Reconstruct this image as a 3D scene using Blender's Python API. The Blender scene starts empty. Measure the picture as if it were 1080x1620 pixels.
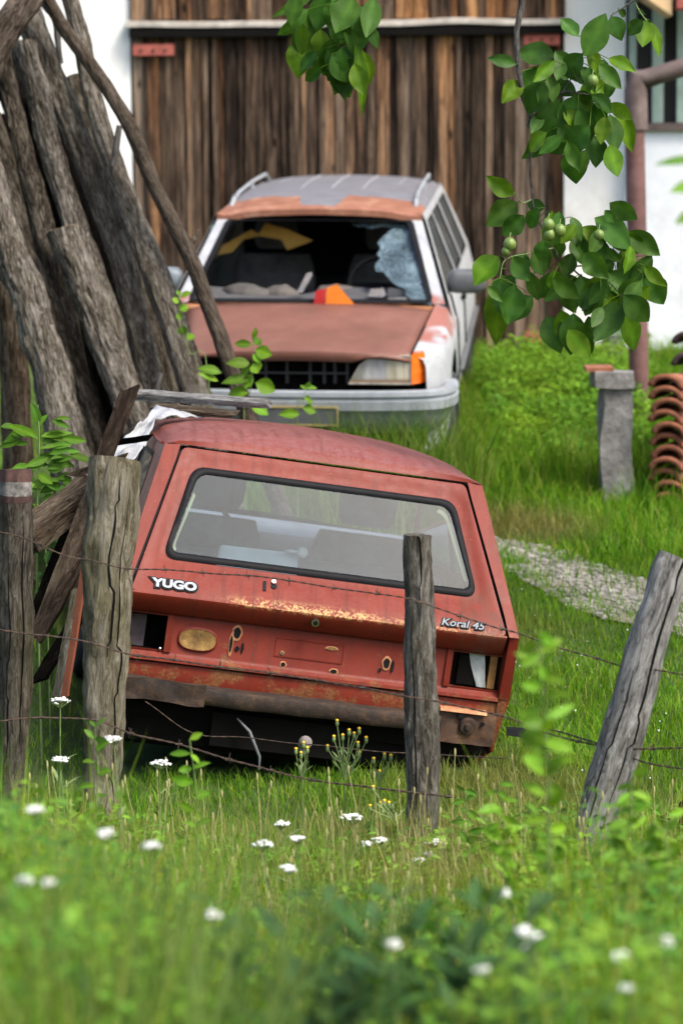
import bpy, bmesh, math, random
import numpy as np
from mathutils import Vector, Matrix, noise, Euler

R = math.radians
SC = bpy.context.scene
COL = SC.collection
rnd = random.Random(7)

# ------------------------------------------------------------------ camera, world, sun, exposure
CAM_H, PITCH, ROLL, FPX = 2.28, -7.0, -0.5, 4050.0
cam = bpy.data.cameras.new('camera')
cam_o = bpy.data.objects.new('camera', cam); COL.objects.link(cam_o)
CAM_R = Matrix.Rotation(R(90 + PITCH), 3, 'X') @ Matrix.Rotation(R(ROLL), 3, 'Z')
cam_o.matrix_world = Matrix.Translation((0, 0, CAM_H)) @ CAM_R.to_4x4()
cam.sensor_fit = 'HORIZONTAL'; cam.sensor_width = 24; cam.lens = 90
cam.clip_start = 0.1; cam.clip_end = 3000
cam.dof.use_dof = True; cam.dof.focus_distance = 9.7; cam.dof.aperture_fstop = 2.5
SC.camera = cam_o

SUN_EL, SUN_AZ = 52.0, 128.0            # azimuth from +Y towards +X
w = bpy.data.worlds.new('World'); SC.world = w; w.use_nodes = True
nt = w.node_tree
sky = nt.nodes.new('ShaderNodeTexSky'); sky.sky_type = 'NISHITA'; sky.sun_disc = False
sky.sun_elevation = R(SUN_EL); sky.sun_rotation = R(SUN_AZ)
sky.air_density = 1.0; sky.dust_density = 4.0; sky.ozone_density = 1.0
nt.links.new(sky.outputs[0], nt.nodes['Background'].inputs[0])
nt.nodes['Background'].inputs[1].default_value = 0.14
sun = bpy.data.lights.new('sun', 'SUN'); sun.energy = 1.75; sun.angle = R(18); sun.color = (1.0, .95, .87)
sun_o = bpy.data.objects.new('sun', sun); COL.objects.link(sun_o)
sd = Vector((math.sin(R(SUN_AZ)) * math.cos(R(SUN_EL)), math.cos(R(SUN_AZ)) * math.cos(R(SUN_EL)), math.sin(R(SUN_EL))))
sun_o.rotation_euler = (-sd).to_track_quat('-Z', 'Y').to_euler()
SC.view_settings.view_transform = 'Standard'; SC.view_settings.look = 'None'
SC.view_settings.exposure = 1.32; SC.view_settings.gamma = 1.0
SC.render.film_transparent = False
SC.cycles.max_bounces = 7; SC.cycles.transparent_max_bounces = 12
SC.cycles.use_denoising = True
SC.cycles.caustics_reflective = False; SC.cycles.caustics_refractive = False


def at(x, y, D):
    """the point on the plane Y = D seen at photo pixel x, y"""
    d = CAM_R @ Vector(((x - 540) / FPX, -(y - 810) / FPX, -1.0))
    return Vector((0, 0, CAM_H)) + d * (D / d.y)


def sstep(a, b, t):
    t = min(1, max(0, (t - a) / (b - a))); return t * t * (3 - 2 * t)


def lerp(a, b, t): return a + (b - a) * t


def gz(x, y):
    """height of the ground"""
    if y < 7.5: z = 0.55 * sstep(0, 6.5, 7.5 - y)
    else:
        u = y - 9.3
        z = 0.115 * (0.5 * (u + math.sqrt(u * u + .16)))
        if y > 19.5: z -= 0.1 * (y - 19.5)
    cx = -.186 - .142 * (y - 9.6)
    wv = (1 - sstep(.70, 1.02, abs(x - cx))) * sstep(9.7, 10.4, y) * (1 - sstep(12.9, 13.7, y))
    z = lerp(z, -.03, wv)
    z += .02 * noise.noise((x * 1.3, y * 1.3, 0)) + .012 * noise.noise((x * 4, y * 4, 3))
    return z


# ------------------------------------------------------------------ mesh building
class MB:
    def __init__(s): s.v = []; s.f = []; s.c = []
    def add(s, verts, faces, col=None):
        n = len(s.v); s.v += [tuple(p) for p in verts]; s.f += [tuple(i + n for i in f) for f in faces]
        s.c += [col or (1, 1, 1)] * len(verts)
    def quad(s, a, b, c, d, col=None): s.add([a, b, c, d], [(0, 1, 2, 3)], col)
    def box(s, lo, hi, mat=None, col=None, jit=0):
        x0, y0, z0 = lo; x1, y1, z1 = hi
        vs = [Vector(p) for p in ((x0, y0, z0), (x1, y0, z0), (x1, y1, z0), (x0, y1, z0), (x0, y0, z1), (x1, y0, z1), (x1, y1, z1), (x0, y1, z1))]
        if jit: vs = [p + Vector((rnd.uniform(-jit, jit), rnd.uniform(-jit, jit), rnd.uniform(-jit, jit))) for p in vs]
        if mat is not None: vs = [mat @ p for p in vs]
        s.add(vs, [(0, 3, 2, 1), (4, 5, 6, 7), (0, 1, 5, 4), (1, 2, 6, 5), (2, 3, 7, 6), (3, 0, 4, 7)], col)
    def grid(s, rows, col=None):
        n = len(rows[0]); vs = [p for r in rows for p in r]
        s.add(vs, [(i * n + j, i * n + j + 1, (i + 1) * n + j + 1, (i + 1) * n + j) for i in range(len(rows) - 1) for j in range(n - 1)], col)
    def tube(s, pts, rad, n=8, col=None, cap=True, rfun=None):
        pts = [Vector(p) for p in pts]
        if not isinstance(rad, (list, tuple)): rad = [rad] * len(pts)
        up = Vector((0, 0, 1)); base = len(s.v); prev = None; vs = []
        for i, p in enumerate(pts):
            t = (pts[min(i + 1, len(pts) - 1)] - pts[max(i - 1, 0)]).normalized()
            if prev is None:
                a = t.cross(up)
                if a.length < .05: a = t.cross(Vector((1, 0, 0)))
            else: a = prev - t * prev.dot(t)
            a.normalize(); prev = a; b = t.cross(a)
            for k in range(n):
                th = 2 * math.pi * k / n; r = rad[i]
                if rfun: r *= rfun(i / max(1, len(pts) - 1), th)
                vs.append(p + (a * math.cos(th) + b * math.sin(th)) * r)
        m = len(pts)
        fs = [(i * n + k, i * n + (k + 1) % n, (i + 1) * n + (k + 1) % n, (i + 1) * n + k) for i in range(m - 1) for k in range(n)]
        if cap: fs += [tuple(range(n - 1, -1, -1)), tuple(range((m - 1) * n, m * n))]
        s.add(vs, fs, col)
    def sphere(s, c, r, nu=10, nv=7, sc=(1, 1, 1), col=None):
        c = Vector(c); rows = []
        for j in range(nv + 1):
            ph = math.pi * j / nv
            rows.append([c + Vector((r * sc[0] * math.sin(ph) * math.cos(2 * math.pi * i / nu), r * sc[1] * math.sin(ph) * math.sin(2 * math.pi * i / nu), r * sc[2] * math.cos(ph))) for i in range(nu + 1)])
        s.grid(rows, col)
    def build(s, name, mat, parent=None, smooth=False, weld=False, loc=None, bevel=0, solid=0):
        me = bpy.data.meshes.new(name); me.from_pydata([tuple(p) for p in s.v], [], s.f)
        if any(c != (1, 1, 1) for c in s.c):
            at_ = me.color_attributes.new('tint', 'FLOAT_COLOR', 'POINT')
            a = np.ones((len(s.v), 4), np.float32); a[:, :3] = np.array(s.c, np.float32); at_.data.foreach_set('color', a.ravel())
        if weld:
            bm = bmesh.new(); bm.from_mesh(me); bmesh.ops.remove_doubles(bm, verts=bm.verts, dist=1e-4)
            bmesh.ops.recalc_face_normals(bm, faces=bm.faces); bm.to_mesh(me); bm.free()
        if smooth:
            me.shade_smooth()
            me.set_sharp_from_angle(angle=R(smooth if smooth is not True else 40))
        me.materials.append(mat)
        o = bpy.data.objects.new(name, me); COL.objects.link(o)
        if parent is not None: o.parent = parent
        if loc is not None: o.location = loc
        if bevel:
            b = o.modifiers.new('bevel', 'BEVEL'); b.width = bevel; b.segments = 2; b.limit_method = 'ANGLE'
        if solid:
            b = o.modifiers.new('thick', 'SOLIDIFY'); b.thickness = solid; b.offset = -1
        return o


def tag(o, label=None, cat=None, group=None, kind=None):
    if label: o['label'] = label
    if cat: o['category'] = cat
    if group: o['group'] = group
    if kind: o['kind'] = kind
    return o


def empty(name, loc, label=None, cat=None, group=None, mat=None):
    o = bpy.data.objects.new(name, None); COL.objects.link(o); o.empty_display_size = .1
    if mat is not None: o.matrix_world = mat
    else: o.location = loc
    return tag(o, label, cat, group)


# ------------------------------------------------------------------ materials
class NT:
    def __init__(s, name):
        s.m = bpy.data.materials.new(name); s.m.use_nodes = True; s.t = s.m.node_tree; s.t.nodes.clear()
        s.o = s.t.nodes.new('ShaderNodeOutputMaterial')
    def n(s, k, **kw):
        x = s.t.nodes.new(k)
        for a, b in kw.items(): setattr(x, a, b)
        return x
    def put(s, sock, v):
        if hasattr(v, 'is_linked') or isinstance(v, bpy.types.NodeSocket): s.t.links.new(v, sock)
        elif isinstance(v, (tuple, list)) and len(v) == 3 and len(sock.default_value) == 4: sock.default_value = (*v, 1)
        else: sock.default_value = v
    def co(s, scale=(1, 1, 1), kind='Object', loc=(0, 0, 0)):
        c = s.n('ShaderNodeTexCoord'); m = s.n('ShaderNodeMapping')
        m.inputs['Scale'].default_value = scale; m.inputs['Location'].default_value = loc
        s.t.links.new(c.outputs[kind], m.inputs[0]); return m.outputs[0]
    def noise(s, co, scale=5, detail=4, rough=.6, dist=0):
        x = s.n('ShaderNodeTexNoise'); s.put(x.inputs['Vector'], co); x.inputs['Scale'].default_value = scale
        x.inputs['Detail'].default_value = detail; x.inputs['Roughness'].default_value = rough; x.inputs['Distortion'].default_value = dist
        return x.outputs['Fac']
    def voro(s, co, scale=5, feat='F1'):
        x = s.n('ShaderNodeTexVoronoi', feature=feat); s.put(x.inputs['Vector'], co); x.inputs['Scale'].default_value = scale
        return x.outputs['Distance']
    def ramp(s, f, stops):
        x = s.n('ShaderNodeValToRGB'); e = x.color_ramp.elements
        while len(e) < len(stops): e.new(.5)
        for k, (p, c) in enumerate(stops):
            e[k].position = p
            e[k].color = (*c, 1) if isinstance(c, (tuple, list)) else (c, c, c, 1)
        s.put(x.inputs[0], f); return x.outputs[0]
    def math(s, op, a, b=0.0, c=None):
        x = s.n('ShaderNodeMath', operation=op); s.put(x.inputs[0], a); s.put(x.inputs[1], b)
        if c is not None: s.put(x.inputs[2], c)
        return x.outputs[0]
    def mix(s, f, a, b, mode='MIX'):
        x = s.n('ShaderNodeMix', data_type='RGBA', blend_type=mode)
        s.put(x.inputs['Factor'], f); s.put(x.inputs[6], a); s.put(x.inputs[7], b); return x.outputs[2]
    def xyz(s, co=None):
        x = s.n('ShaderNodeSeparateXYZ'); s.put(x.inputs[0], co if co is not None else s.co()); return x.outputs
    def band(s, v, a, b, soft):
        """1 between a and b, soft edges"""
        u = s.n('ShaderNodeMapRange', interpolation_type='SMOOTHSTEP'); s.put(u.inputs[0], v); u.inputs[1].default_value = a - soft; u.inputs[2].default_value = a + soft
        d = s.n('ShaderNodeMapRange', interpolation_type='SMOOTHSTEP'); s.put(d.inputs[0], v); d.inputs[1].default_value = b - soft; d.inputs[2].default_value = b + soft
        return s.math('SUBTRACT', u.outputs[0], d.outputs[0])
    def tint(s): return s.n('ShaderNodeVertexColor', layer_name='tint').outputs[0]
    def rand(s): return s.n('ShaderNodeObjectInfo').outputs['Random']
    def bump(s, h, dist=.01, st=1.0):
        x = s.n('ShaderNodeBump'); s.put(x.inputs['Height'], h); x.inputs['Distance'].default_value = dist; x.inputs['Strength'].default_value = st
        return x.outputs[0]
    def pbr(s, base, rough=.6, bump=None, metal=0.0, spec=.5, coat=0, emit=None):
        p = s.n('ShaderNodeBsdfPrincipled'); s.put(p.inputs['Base Color'], base); s.put(p.inputs['Roughness'], rough)
        s.put(p.inputs['Metallic'], metal); p.inputs['Specular IOR Level'].default_value = spec
        if coat: p.inputs['Coat Weight'].default_value = coat
        if bump is not None: s.put(p.inputs['Normal'], bump)
        s.t.links.new(p.outputs[0], s.o.inputs[0]); return s.m
    def leafy(s, col, trans=.35, rough=.5, spec=.3, bump=None):
        p = s.n('ShaderNodeBsdfPrincipled'); s.put(p.inputs['Base Color'], col); p.inputs['Roughness'].default_value = rough
        p.inputs['Specular IOR Level'].default_value = spec
        if bump is not None: s.put(p.inputs['Normal'], bump)
        t = s.n('ShaderNodeBsdfTranslucent'); s.put(t.inputs[0], s.mix(1.0, col, (1.0, 1.0, .45), 'MULTIPLY'))
        m = s.n('ShaderNodeMixShader'); m.inputs[0].default_value = trans
        s.t.links.new(p.outputs[0], m.inputs[1]); s.t.links.new(t.outputs[0], m.inputs[2]); s.t.links.new(m.outputs[0], s.o.inputs[0]); return s.m


def plain(name, col, rough=.6, var=.25, scale=8, bump=.0, metal=0, spec=.5):
    n = NT(name); f = n.noise(n.co(), scale, 5, .65)
    dark = tuple(c * (1 - var) for c in col); lite = tuple(min(1, c * (1 + var)) for c in col)
    return n.pbr(n.ramp(f, [(.3, dark), (.7, lite)]), rough, n.bump(f, bump) if bump else None, metal, .12 if max(col) < .02 else spec)


def m_bark(name, dark, mid, light, moss=.0, sc=1.0):
    n = NT(name)
    c = n.co((44 * sc, 44 * sc, 9 * sc)); f = n.noise(c, 1.5, 8, .75, 1.0)
    c2 = n.co((5, 5, 1.2)); g = n.noise(c2, 2, 4, .6)
    f2 = n.math('ADD', n.math('MULTIPLY', f, .75), n.math('MULTIPLY', g, .25))
    col = n.ramp(f2, [(.40, dark), (.49, mid), (.60, light)])
    sp = n.ramp(n.noise(n.co((30, 30, 9)), 2.5, 3, .6), [(.62, 0.0), (.72, 1.0)])
    col = n.mix(n.math('MULTIPLY', sp, .4), col, tuple(x * 1.25 for x in light))
    if moss:
        col = n.mix(n.math('MULTIPLY', n.ramp(n.noise(n.co((6, 6, 1.5), loc=(3, 1, 0)), 1.5, 4), [(.45, 0.0), (.65, 1.0)]), moss), col, (.17, .16, .05))
    col = n.mix(n.math('MULTIPLY', n.rand(), .35), col, tuple(x * .8 for x in mid))
    return n.pbr(col, .92, n.bump(f, .035, 1.0), spec=.03)


MT = {}
MT['bark'] = m_bark('bark', (.009, .0075, .006), (.125, .106, .084), (.42, .385, .33), .10)
MT['bark_dark_and_shade'] = m_bark('dark_and_shade_bark', (.0012, .001, .0008), (.0045, .0036, .0028), (.018, .0145, .011))  # shade of the pile's gaps put into the bark colour; black boards share it
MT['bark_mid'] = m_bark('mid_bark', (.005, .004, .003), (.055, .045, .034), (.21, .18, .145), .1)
MT['bark_pole'] = m_bark('pole_bark', (.018, .013, .010), (.085, .066, .05), (.21, .17, .135))
MT['post'] = m_bark('post_wood', (.018, .015, .012), (.125, .112, .092), (.32, .30, .27), .15, .8)
MT['post_moss'] = m_bark('mossy_post_wood', (.024, .020, .012), (.195, .17, .115), (.40, .37, .30), .5, .7)
MT['post_dark'] = m_bark('dark_post_wood', (.014, .012, .009), (.085, .074, .058), (.23, .205, .17), .2, .9)
MT['post_grey'] = m_bark('grey_post_wood', (.034, .032, .030), (.26, .25, .235), (.52, .51, .49), .08, .8)
MT['plank'] = m_bark('plank_wood', (.018, .013, .009), (.085, .063, .044), (.20, .16, .115), 0, .7)
MT['plank_red'] = m_bark('reddish_plank_wood', (.012, .008, .006), (.05, .034, .025), (.12, .088, .065), 0, .7)
MT['cut'] = plain('cut_wood', (.26, .19, .12), .9, .4, 12)
MT['white_edge'] = plain('white_limewash', (.30, .305, .31), .9, .5, 22)


def m_redpaint(name, chalk):
    n = NT(name); co = n.co()
    f = n.noise(co, 3, 5, .65); f2 = n.noise(co, 26, 4, .7); f3 = n.noise(co, 90, 3, .7)
    col = n.ramp(f, [(.3, (.125, .0145, .0075)), (.7, (.178, .026, .0135))])
    ge = n.n('ShaderNodeNewGeometry'); nz = n.xyz(n.n('ShaderNodeTexCoord').outputs['Normal'])[2]
    top = n.ramp(nz, [(.25, 0.0), (.85, 1.0)])
    ch = n.math('MULTIPLY', n.math('ADD', n.math('MULTIPLY', top, .8), .06), n.ramp(n.math('ADD', n.math('MULTIPLY', f2, .5), n.math('MULTIPLY', f3, .5)), [(.38, .25), (.60, 1.15)]))
    col = n.mix(n.math('MULTIPLY', ch, chalk), col, (.20, .088, .080))
    x, y, z = n.xyz()[:3]
    # yellow wear along the crease of the tailgate
    wear = n.math('MULTIPLY', n.band(z, .690, .726, .012), n.math('MAXIMUM', n.band(x, -.31, .20, .12), n.math('MULTIPLY', n.band(x, .1, .72, .08), .35)))
    wear = n.math('MULTIPLY', wear, n.math('ADD', n.band(z, .692, .716, .008), .62))
    wn = n.ramp(n.math('ADD', n.math('MULTIPLY', f3, .55), n.math('MULTIPLY', f2, .45)), [(.48, 0.0), (.54, 1.0)])
    col = n.mix(n.math('MINIMUM', n.math('MULTIPLY', n.math('MULTIPLY', wear, wn), 1.0), 1.0), col, (.40, .245, .10))
    # dark stain at the right end of the lip and rust low down
    stk = n.ramp(n.noise(n.co((22, 1.5, 1.6)), 1.5, 5, .7), [(.50, 0.0), (.68, .55)])
    col = n.mix(stk, col, (.075, .022, .014))
    st = n.math('MULTIPLY', n.band(x, .56, .72, .05), n.band(z, .56, .86, .06))
    col = n.mix(n.math('MULTIPLY', n.math('MULTIPLY', st, n.ramp(n.noise(n.co((10, 10, 2)), 2, 4), [(.4, .1), (.62, .85)])), .8), col, (.09, .045, .03))
    ru = n.math('MULTIPLY', n.ramp(n.math('ADD', n.noise(co, 9, 6, .75), n.math('MULTIPLY', n.band(z, -.2, .47, .07), .13)), [(.60, 0.0), (.68, 1.0)]), n.band(z, -.5, .60, .08))
    col = n.mix(ru, col, n.ramp(f3, [(.3, (.06, .028, .014)), (.7, (.24, .09, .035))]))
    sp = n.ramp(n.noise(co, 60, 2, .5), [(.74, 0.0), (.77, 1.0)])
    col = n.mix(n.math('MULTIPLY', sp, .6), col, (.32, .19, .12))
    return n.pbr(col, n.ramp(f2, [(.3, .36), (.7, .55)]), n.bump(n.math('ADD', n.math('MULTIPLY', f3, .06), n.noise(co, 3.5, 2, .5)), .012, .6), spec=.15)


MT['red'] = m_redpaint('faded_red_paint', .30)
MT['red_roof'] = m_redpaint('chalky_red_paint', .95)


def m_rust(name, a, b, c, rough=.8, bump=.004, sc=14):
    n = NT(name); co = n.co(); f = n.noise(co, sc, 7, .72); g = n.noise(co, sc * .3, 3, .5)
    return n.pbr(n.ramp(n.math('ADD', n.math('MULTIPLY', f, .7), n.math('MULTIPLY', g, .3)), [(.34, a), (.5, b), (.66, c)]), rough, n.bump(f, bump))


MT['rust'] = m_rust('rust', (.016, .009, .006), (.06, .028, .013), (.16, .075, .03))
MT['rust_beam'] = m_rust('rusty_beam', (.005, .003, .002), (.020, .010, .005), (.062, .032, .014), sc=26)
MT['rust_yellow'] = m_rust('yellow_rust', (.05, .025, .008), (.22, .12, .03), (.48, .32, .10), sc=16)
MT['rust_orange'] = m_rust('orange_rust', (.16, .07, .03), (.38, .16, .07), (.55, .30, .15))
MT['wire'] = m_rust('rusty_wire', (.015, .01, .008), (.045, .027, .018), (.09, .05, .03), .85, .001, 40)
MT['black'] = plain('black_rubber', (.007, .007, .008), .6, .3, 20)
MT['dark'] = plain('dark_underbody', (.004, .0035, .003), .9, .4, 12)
MT['darkgrey'] = plain('dark_grey_fabric', (.055, .055, .058), .9, .4, 9)
MT['greypl'] = plain('grey_plastic', (.085, .09, .095), .55, .2, 10)
MT['chrome'] = plain('bright_metal', (.6, .6, .6), .25, .1, 10, metal=1)
MT['badge'] = plain('badge_silver', (.25, .285, .32), .45, .3, 60)
MT['paleblue'] = plain('pale_grey_panel', (.40, .46, .47), .7, .2, 6)
MT['seatgrey'] = plain('seat_grey_cloth', (.10, .115, .14), .9, .3, 8)
MT['white'] = plain('white_plastic_sheet', (.30, .305, .31), .5, .35, 9, .02)
MT['redpart'] = plain('red_plastic', (.5, .03, .03), .4)
MT['orange'] = plain('orange_plastic', (.85, .24, .03), .3, .12)
MT['tan'] = plain('tan_card', (.55, .36, .2), .8)
MT['yellow'] = plain('yellow_foam_board', (.62, .36, .08), .8, .2, 5)
MT['stone'] = m_rust('weathered_concrete', (.07, .066, .06), (.20, .19, .18), (.36, .35, .335), .9, .03, 7)
MT['tile'] = m_rust('terracotta', (.06, .022, .011), (.22, .072, .032), (.34, .15, .08), .85, .004, 8)
MT['tire'] = plain('tyre_rubber', (.022, .022, .024), .8, .3, 18)
MT['steelpost'] = m_rust('red_oxide_post', (.06, .026, .022), (.12, .053, .046), (.20, .11, .098), .75, .003, 5)
MT['pipe'] = m_rust('brown_pipe', (.045, .03, .026), (.095, .066, .058), (.16, .12, .108), .7, .002, 6)
MT['redwood'] = plain('red_oxide_paint', (.28, .07, .05), .8, .3, 12)


def m_glass(name, tint=(.8, .86, .86), dust=(.45, .52, .58), dustf=.16, refl=.10):
    n = NT(name); co = n.co()
    t = n.n('ShaderNodeBsdfTransparent'); t.inputs[0].default_value = (*tint, 1)
    g = n.n('ShaderNodeBsdfGlossy'); g.inputs['Roughness'].default_value = .03; g.inputs[0].default_value = (1, 1, 1, 1)
    d = n.n('ShaderNodeBsdfDiffuse'); d.inputs[0].default_value = (*dust, 1)
    fr = n.n('ShaderNodeFresnel'); fr.inputs[0].default_value = 1.5
    m1 = n.n('ShaderNodeMixShader'); n.put(m1.inputs[0], n.math('ADD', n.math('MULTIPLY', fr.outputs[0], .46), refl - .04)); n.t.links.new(t.outputs[0], m1.inputs[1]); n.t.links.new(g.outputs[0], m1.inputs[2])
    m2 = n.n('ShaderNodeMixShader'); n.put(m2.inputs[0], n.ramp(n.noise(co, 4, 6, .7), [(.25, dustf * .55), (.75, dustf * 1.5)]))
    n.t.links.new(m1.outputs[0], m2.inputs[1]); n.t.links.new(d.outputs[0], m2.inputs[2]); n.t.links.new(m2.outputs[0], n.o.inputs[0]); return n.m


MT['glass'] = m_glass('dusty_green_sheen_glass', (.72, .85, .88), (.22, .34, .36), .06, .04)  # dust film; its green tint also stands in for reflected greenery
MT['sideglass'] = m_glass('dark_side_glass', (.35, .4, .4), (.3, .33, .33), .12, .12)
def m_shatter():
    n = NT('shattered_glass'); co = n.co(); t = n.n('ShaderNodeBsdfTransparent'); t.inputs[0].default_value = (.45, .55, .6, 1)
    v = n.voro(co, 34, 'DISTANCE_TO_EDGE'); p = n.n('ShaderNodeBsdfPrincipled')
    base = n.ramp(n.noise(co, 7, 5, .7), [(.32, (.03, .048, .06)), (.5, (.085, .13, .155)), (.66, (.19, .27, .30))])
    n.put(p.inputs['Base Color'], n.mix(n.ramp(v, [(.02, .8), (.08, 0.0)]), base, (.24, .32, .35))); p.inputs['Roughness'].default_value = .2
    m = n.n('ShaderNodeMixShader'); n.put(m.inputs[0], n.ramp(n.noise(co, 5, 4, .6), [(.35, .35), (.6, .85)])); n.t.links.new(t.outputs[0], m.inputs[1]); n.t.links.new(p.outputs[0], m.inputs[2]); n.t.links.new(m.outputs[0], n.o.inputs[0]); return n.m


MT['shatter'] = m_shatter()


def m_greypaint():
    n = NT('weathered_white_paint'); co = n.co(); f = n.noise(co, 5, 6, .7); g = n.noise(co, 1.2, 3)
    col = n.ramp(f, [(.3, (.24, .25, .262)), (.7, (.42, .43, .44))])
    x, y, z = n.xyz()[:3]
    # red brown primer on the rear top corner of the front wings
    pr = n.math('MULTIPLY', n.band(y, .42, 1.10, .03), n.band(z, .80, 1.0, .02))
    pr = n.math('MULTIPLY', pr, n.ramp(n.noise(co, 3, 3), [(.38, 0.0), (.48, 1.0)]))
    col = n.mix(pr, col, (.26, .10, .075))
    col = n.mix(n.ramp(n.math('ADD', n.noise(co, 7, 5, .7), n.math('MULTIPLY', n.band(z, 0, .45, .1), .06)), [(.66, 0.0), (.72, 1.0)]), col, (.28, .14, .07))
    return n.pbr(col, .42, None, spec=.5)


MT['grey_car'] = m_greypaint()


def m_kroof():
    n = NT('rusty_grey_roof_paint'); co = n.co(); f = n.noise(co, 6, 6, .7); g = n.noise(co, 2.6, 5, .6)
    col = n.ramp(f, [(.3, (.115, .115, .132)), (.7, (.185, .185, .205))])
    x, y, z = n.xyz()[:3]
    edge = n.math('SUBTRACT', n.math('ADD', y, n.math('MULTIPLY', g, .55)), 0.0)
    wob = n.math('MULTIPLY', n.band(x, -.14, .12, .03), -.30)
    m = n.band(n.math('SUBTRACT', edge, wob), -1, 2.32, .015)
    col = n.mix(m, col, n.ramp(n.noise(co, 8, 6, .7), [(.3, (.17, .062, .036)), (.55, (.27, .115, .068)), (.72, (.42, .27, .19))]))
    return n.pbr(col, .5, n.bump(f, .001))


MT['k_roof'] = m_kroof()


def m_primer():
    n = NT('red_brown_primer'); co = n.co(); f = n.noise(co, 3, 6, .65); g = n.noise(co, 30, 4, .7)
    col = n.ramp(n.math('ADD', n.math('MULTIPLY', f, .8), n.math('MULTIPLY', g, .2)), [(.3, (.115, .045, .030)), (.55, (.165, .068, .047)), (.75, (.21, .105, .08))])
    col = n.mix(n.ramp(n.noise(co, 13, 3), [(.70, 0.0), (.74, .7)]), col, (.10, .04, .025))
    return n.pbr(col, .52, n.bump(g, .0006), spec=.45)


MT['primer'] = m_primer()


def m_bumper():
    n = NT('pale_blue_grey_plastic'); co = n.co(); f = n.noise(co, 6, 5, .7)
    col = n.ramp(f, [(.3, (.17, .19, .205)), (.7, (.29, .315, .335))])
    col = n.mix(n.ramp(n.noise(co, 4.5, 5, .7), [(.62, 0.0), (.68, 1.0)]), col, (.27, .14, .07))
    return n.pbr(col, .5)


MT['bumper'] = m_bumper()


def m_lens(name, c1, c2, sc):
    n = NT(name); co = n.co(sc); f = n.noise(co, 3, 4, .6)
    return n.pbr(n.ramp(f, [(.3, c1), (.7, c2)]), .18, n.bump(n.noise(n.co((120, 1, 1)), 1, 1), .002, .5), spec=.6, coat=.5)


def m_headlens():
    n = NT('cloudy_headlight_lens'); x, y, z = n.xyz()[:3]; f = n.noise(n.co((14, 1, 3)), 2, 4, .6)
    c = n.ramp(n.math('MULTIPLY', n.math('SUBTRACT', x, .30), 2.86), [(.05, (.16, .18, .14)), (.30, (.42, .44, .42)), (.55, (.36, .37, .40)), (.68, (.44, .41, .30)), (.95, (.52, .48, .38))])
    c = n.mix(n.ramp(f, [(.35, .55), (.6, 0.0)]), c, (.13, .12, .10))
    c = n.mix(n.band(z, .5, .635, .012), c, (.22, .15, .09))
    return n.pbr(c, .15, n.bump(n.noise(n.co((160, 1, 2)), 1, 1), .003, .6), spec=.6, coat=.6)


MT['lens_clear'] = m_headlens()
MT['lens_orange'] = m_lens('orange_indicator_lens', (.62, .09, .006), (.9, .20, .02), (6, 3, 6))


def m_wood():
    n = NT('weathered_barn_planks'); t = n.tint(); s = n.n('ShaderNodeSeparateColor'); n.put(s.inputs[0], t)
    r, g, b = s.outputs[:3]
    cx = n.n('ShaderNodeCombineXYZ'); x, y, z = n.xyz()[:3]
    n.put(cx.inputs[0], n.math('ADD', x, n.math('MULTIPLY', g, 37.0))); n.put(cx.inputs[1], y); n.put(cx.inputs[2], n.math('ADD', z, n.math('MULTIPLY', r, 11.0)))
    mp = n.n('ShaderNodeMapping'); mp.inputs['Scale'].default_value = (46, 6, 1.5); n.put(mp.inputs[0], cx.outputs[0])
    mp2 = n.n('ShaderNodeMapping'); mp2.inputs['Scale'].default_value = (7, 6, .9); n.put(mp2.inputs[0], cx.outputs[0])
    gr = n.noise(mp.outputs[0], 1.5, 7, .74, .5); lo = n.noise(mp2.outputs[0], 1.6, 5, .65, .6)
    f = n.math('ADD', n.math('MULTIPLY', gr, .72), n.math('MULTIPLY', lo, .28))
    f = n.math('ADD', f, n.math('MULTIPLY', n.math('SUBTRACT', r, .55), .16))
    warm = n.ramp(f, [(.38, (.009, .005, .004)), (.45, (.05, .023, .012)), (.53, (.17, .076, .032)), (.62, (.42, .22, .095))])
    grey = n.ramp(f, [(.38, (.009, .006, .005)), (.45, (.042, .028, .019)), (.53, (.11, .075, .051)), (.62, (.24, .178, .13))])
    wf = n.math('ADD', n.math('MULTIPLY', n.band(z, 2.3, 3.9, .7), .55), n.math('MULTIPLY', n.math('SUBTRACT', b, .52), 1.3))
    wf = n.math('ADD', wf, n.math('MULTIPLY', n.math('SUBTRACT', lo, .5), 1.8))
    wcl = n.n('ShaderNodeClamp'); n.put(wcl.inputs[0], wf)
    col = n.mix(wcl.outputs[0], grey, warm)
    mp3 = n.n('ShaderNodeMapping'); mp3.inputs['Scale'].default_value = (7.5, 3, 3.2); n.put(mp3.inputs[0], cx.outputs[0])
    col = n.mix(n.ramp(n.voro(mp3.outputs[0], 1.0), [(.07, .95), (.16, 0.0)]), col, (.006, .004, .003))
    return n.pbr(col, .85, n.bump(gr, .006, .8), spec=.08)


MT['wood'] = m_wood()


def m_wall(name, col, dirt, z0=1.0):
    n = NT(name); co = n.co(); f = n.noise(co, 2.2, 6, .65); g = n.noise(co, 30, 4, .7)
    c = n.ramp(f, [(.3, tuple(x * .90 for x in col)), (.6, col)])
    z = n.xyz()[2]
    sp = n.math('MULTIPLY', n.band(z, z0 - 3, z0 + .45, .3), n.ramp(n.noise(co, 5, 5, .7), [(.4, .15), (.65, .9)]))
    c = n.mix(n.math('MULTIPLY', sp, .6), c, dirt)
    return n.pbr(c, .95, n.bump(g, .004, .6), spec=.2)


MT['plaster'] = m_wall('white_plaster', (.80, .79, .76), (.45, .42, .36))
MT['plaster_cool'] = m_wall('cool_white_plaster', (.72, .74, .77), (.42, .43, .44))


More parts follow.
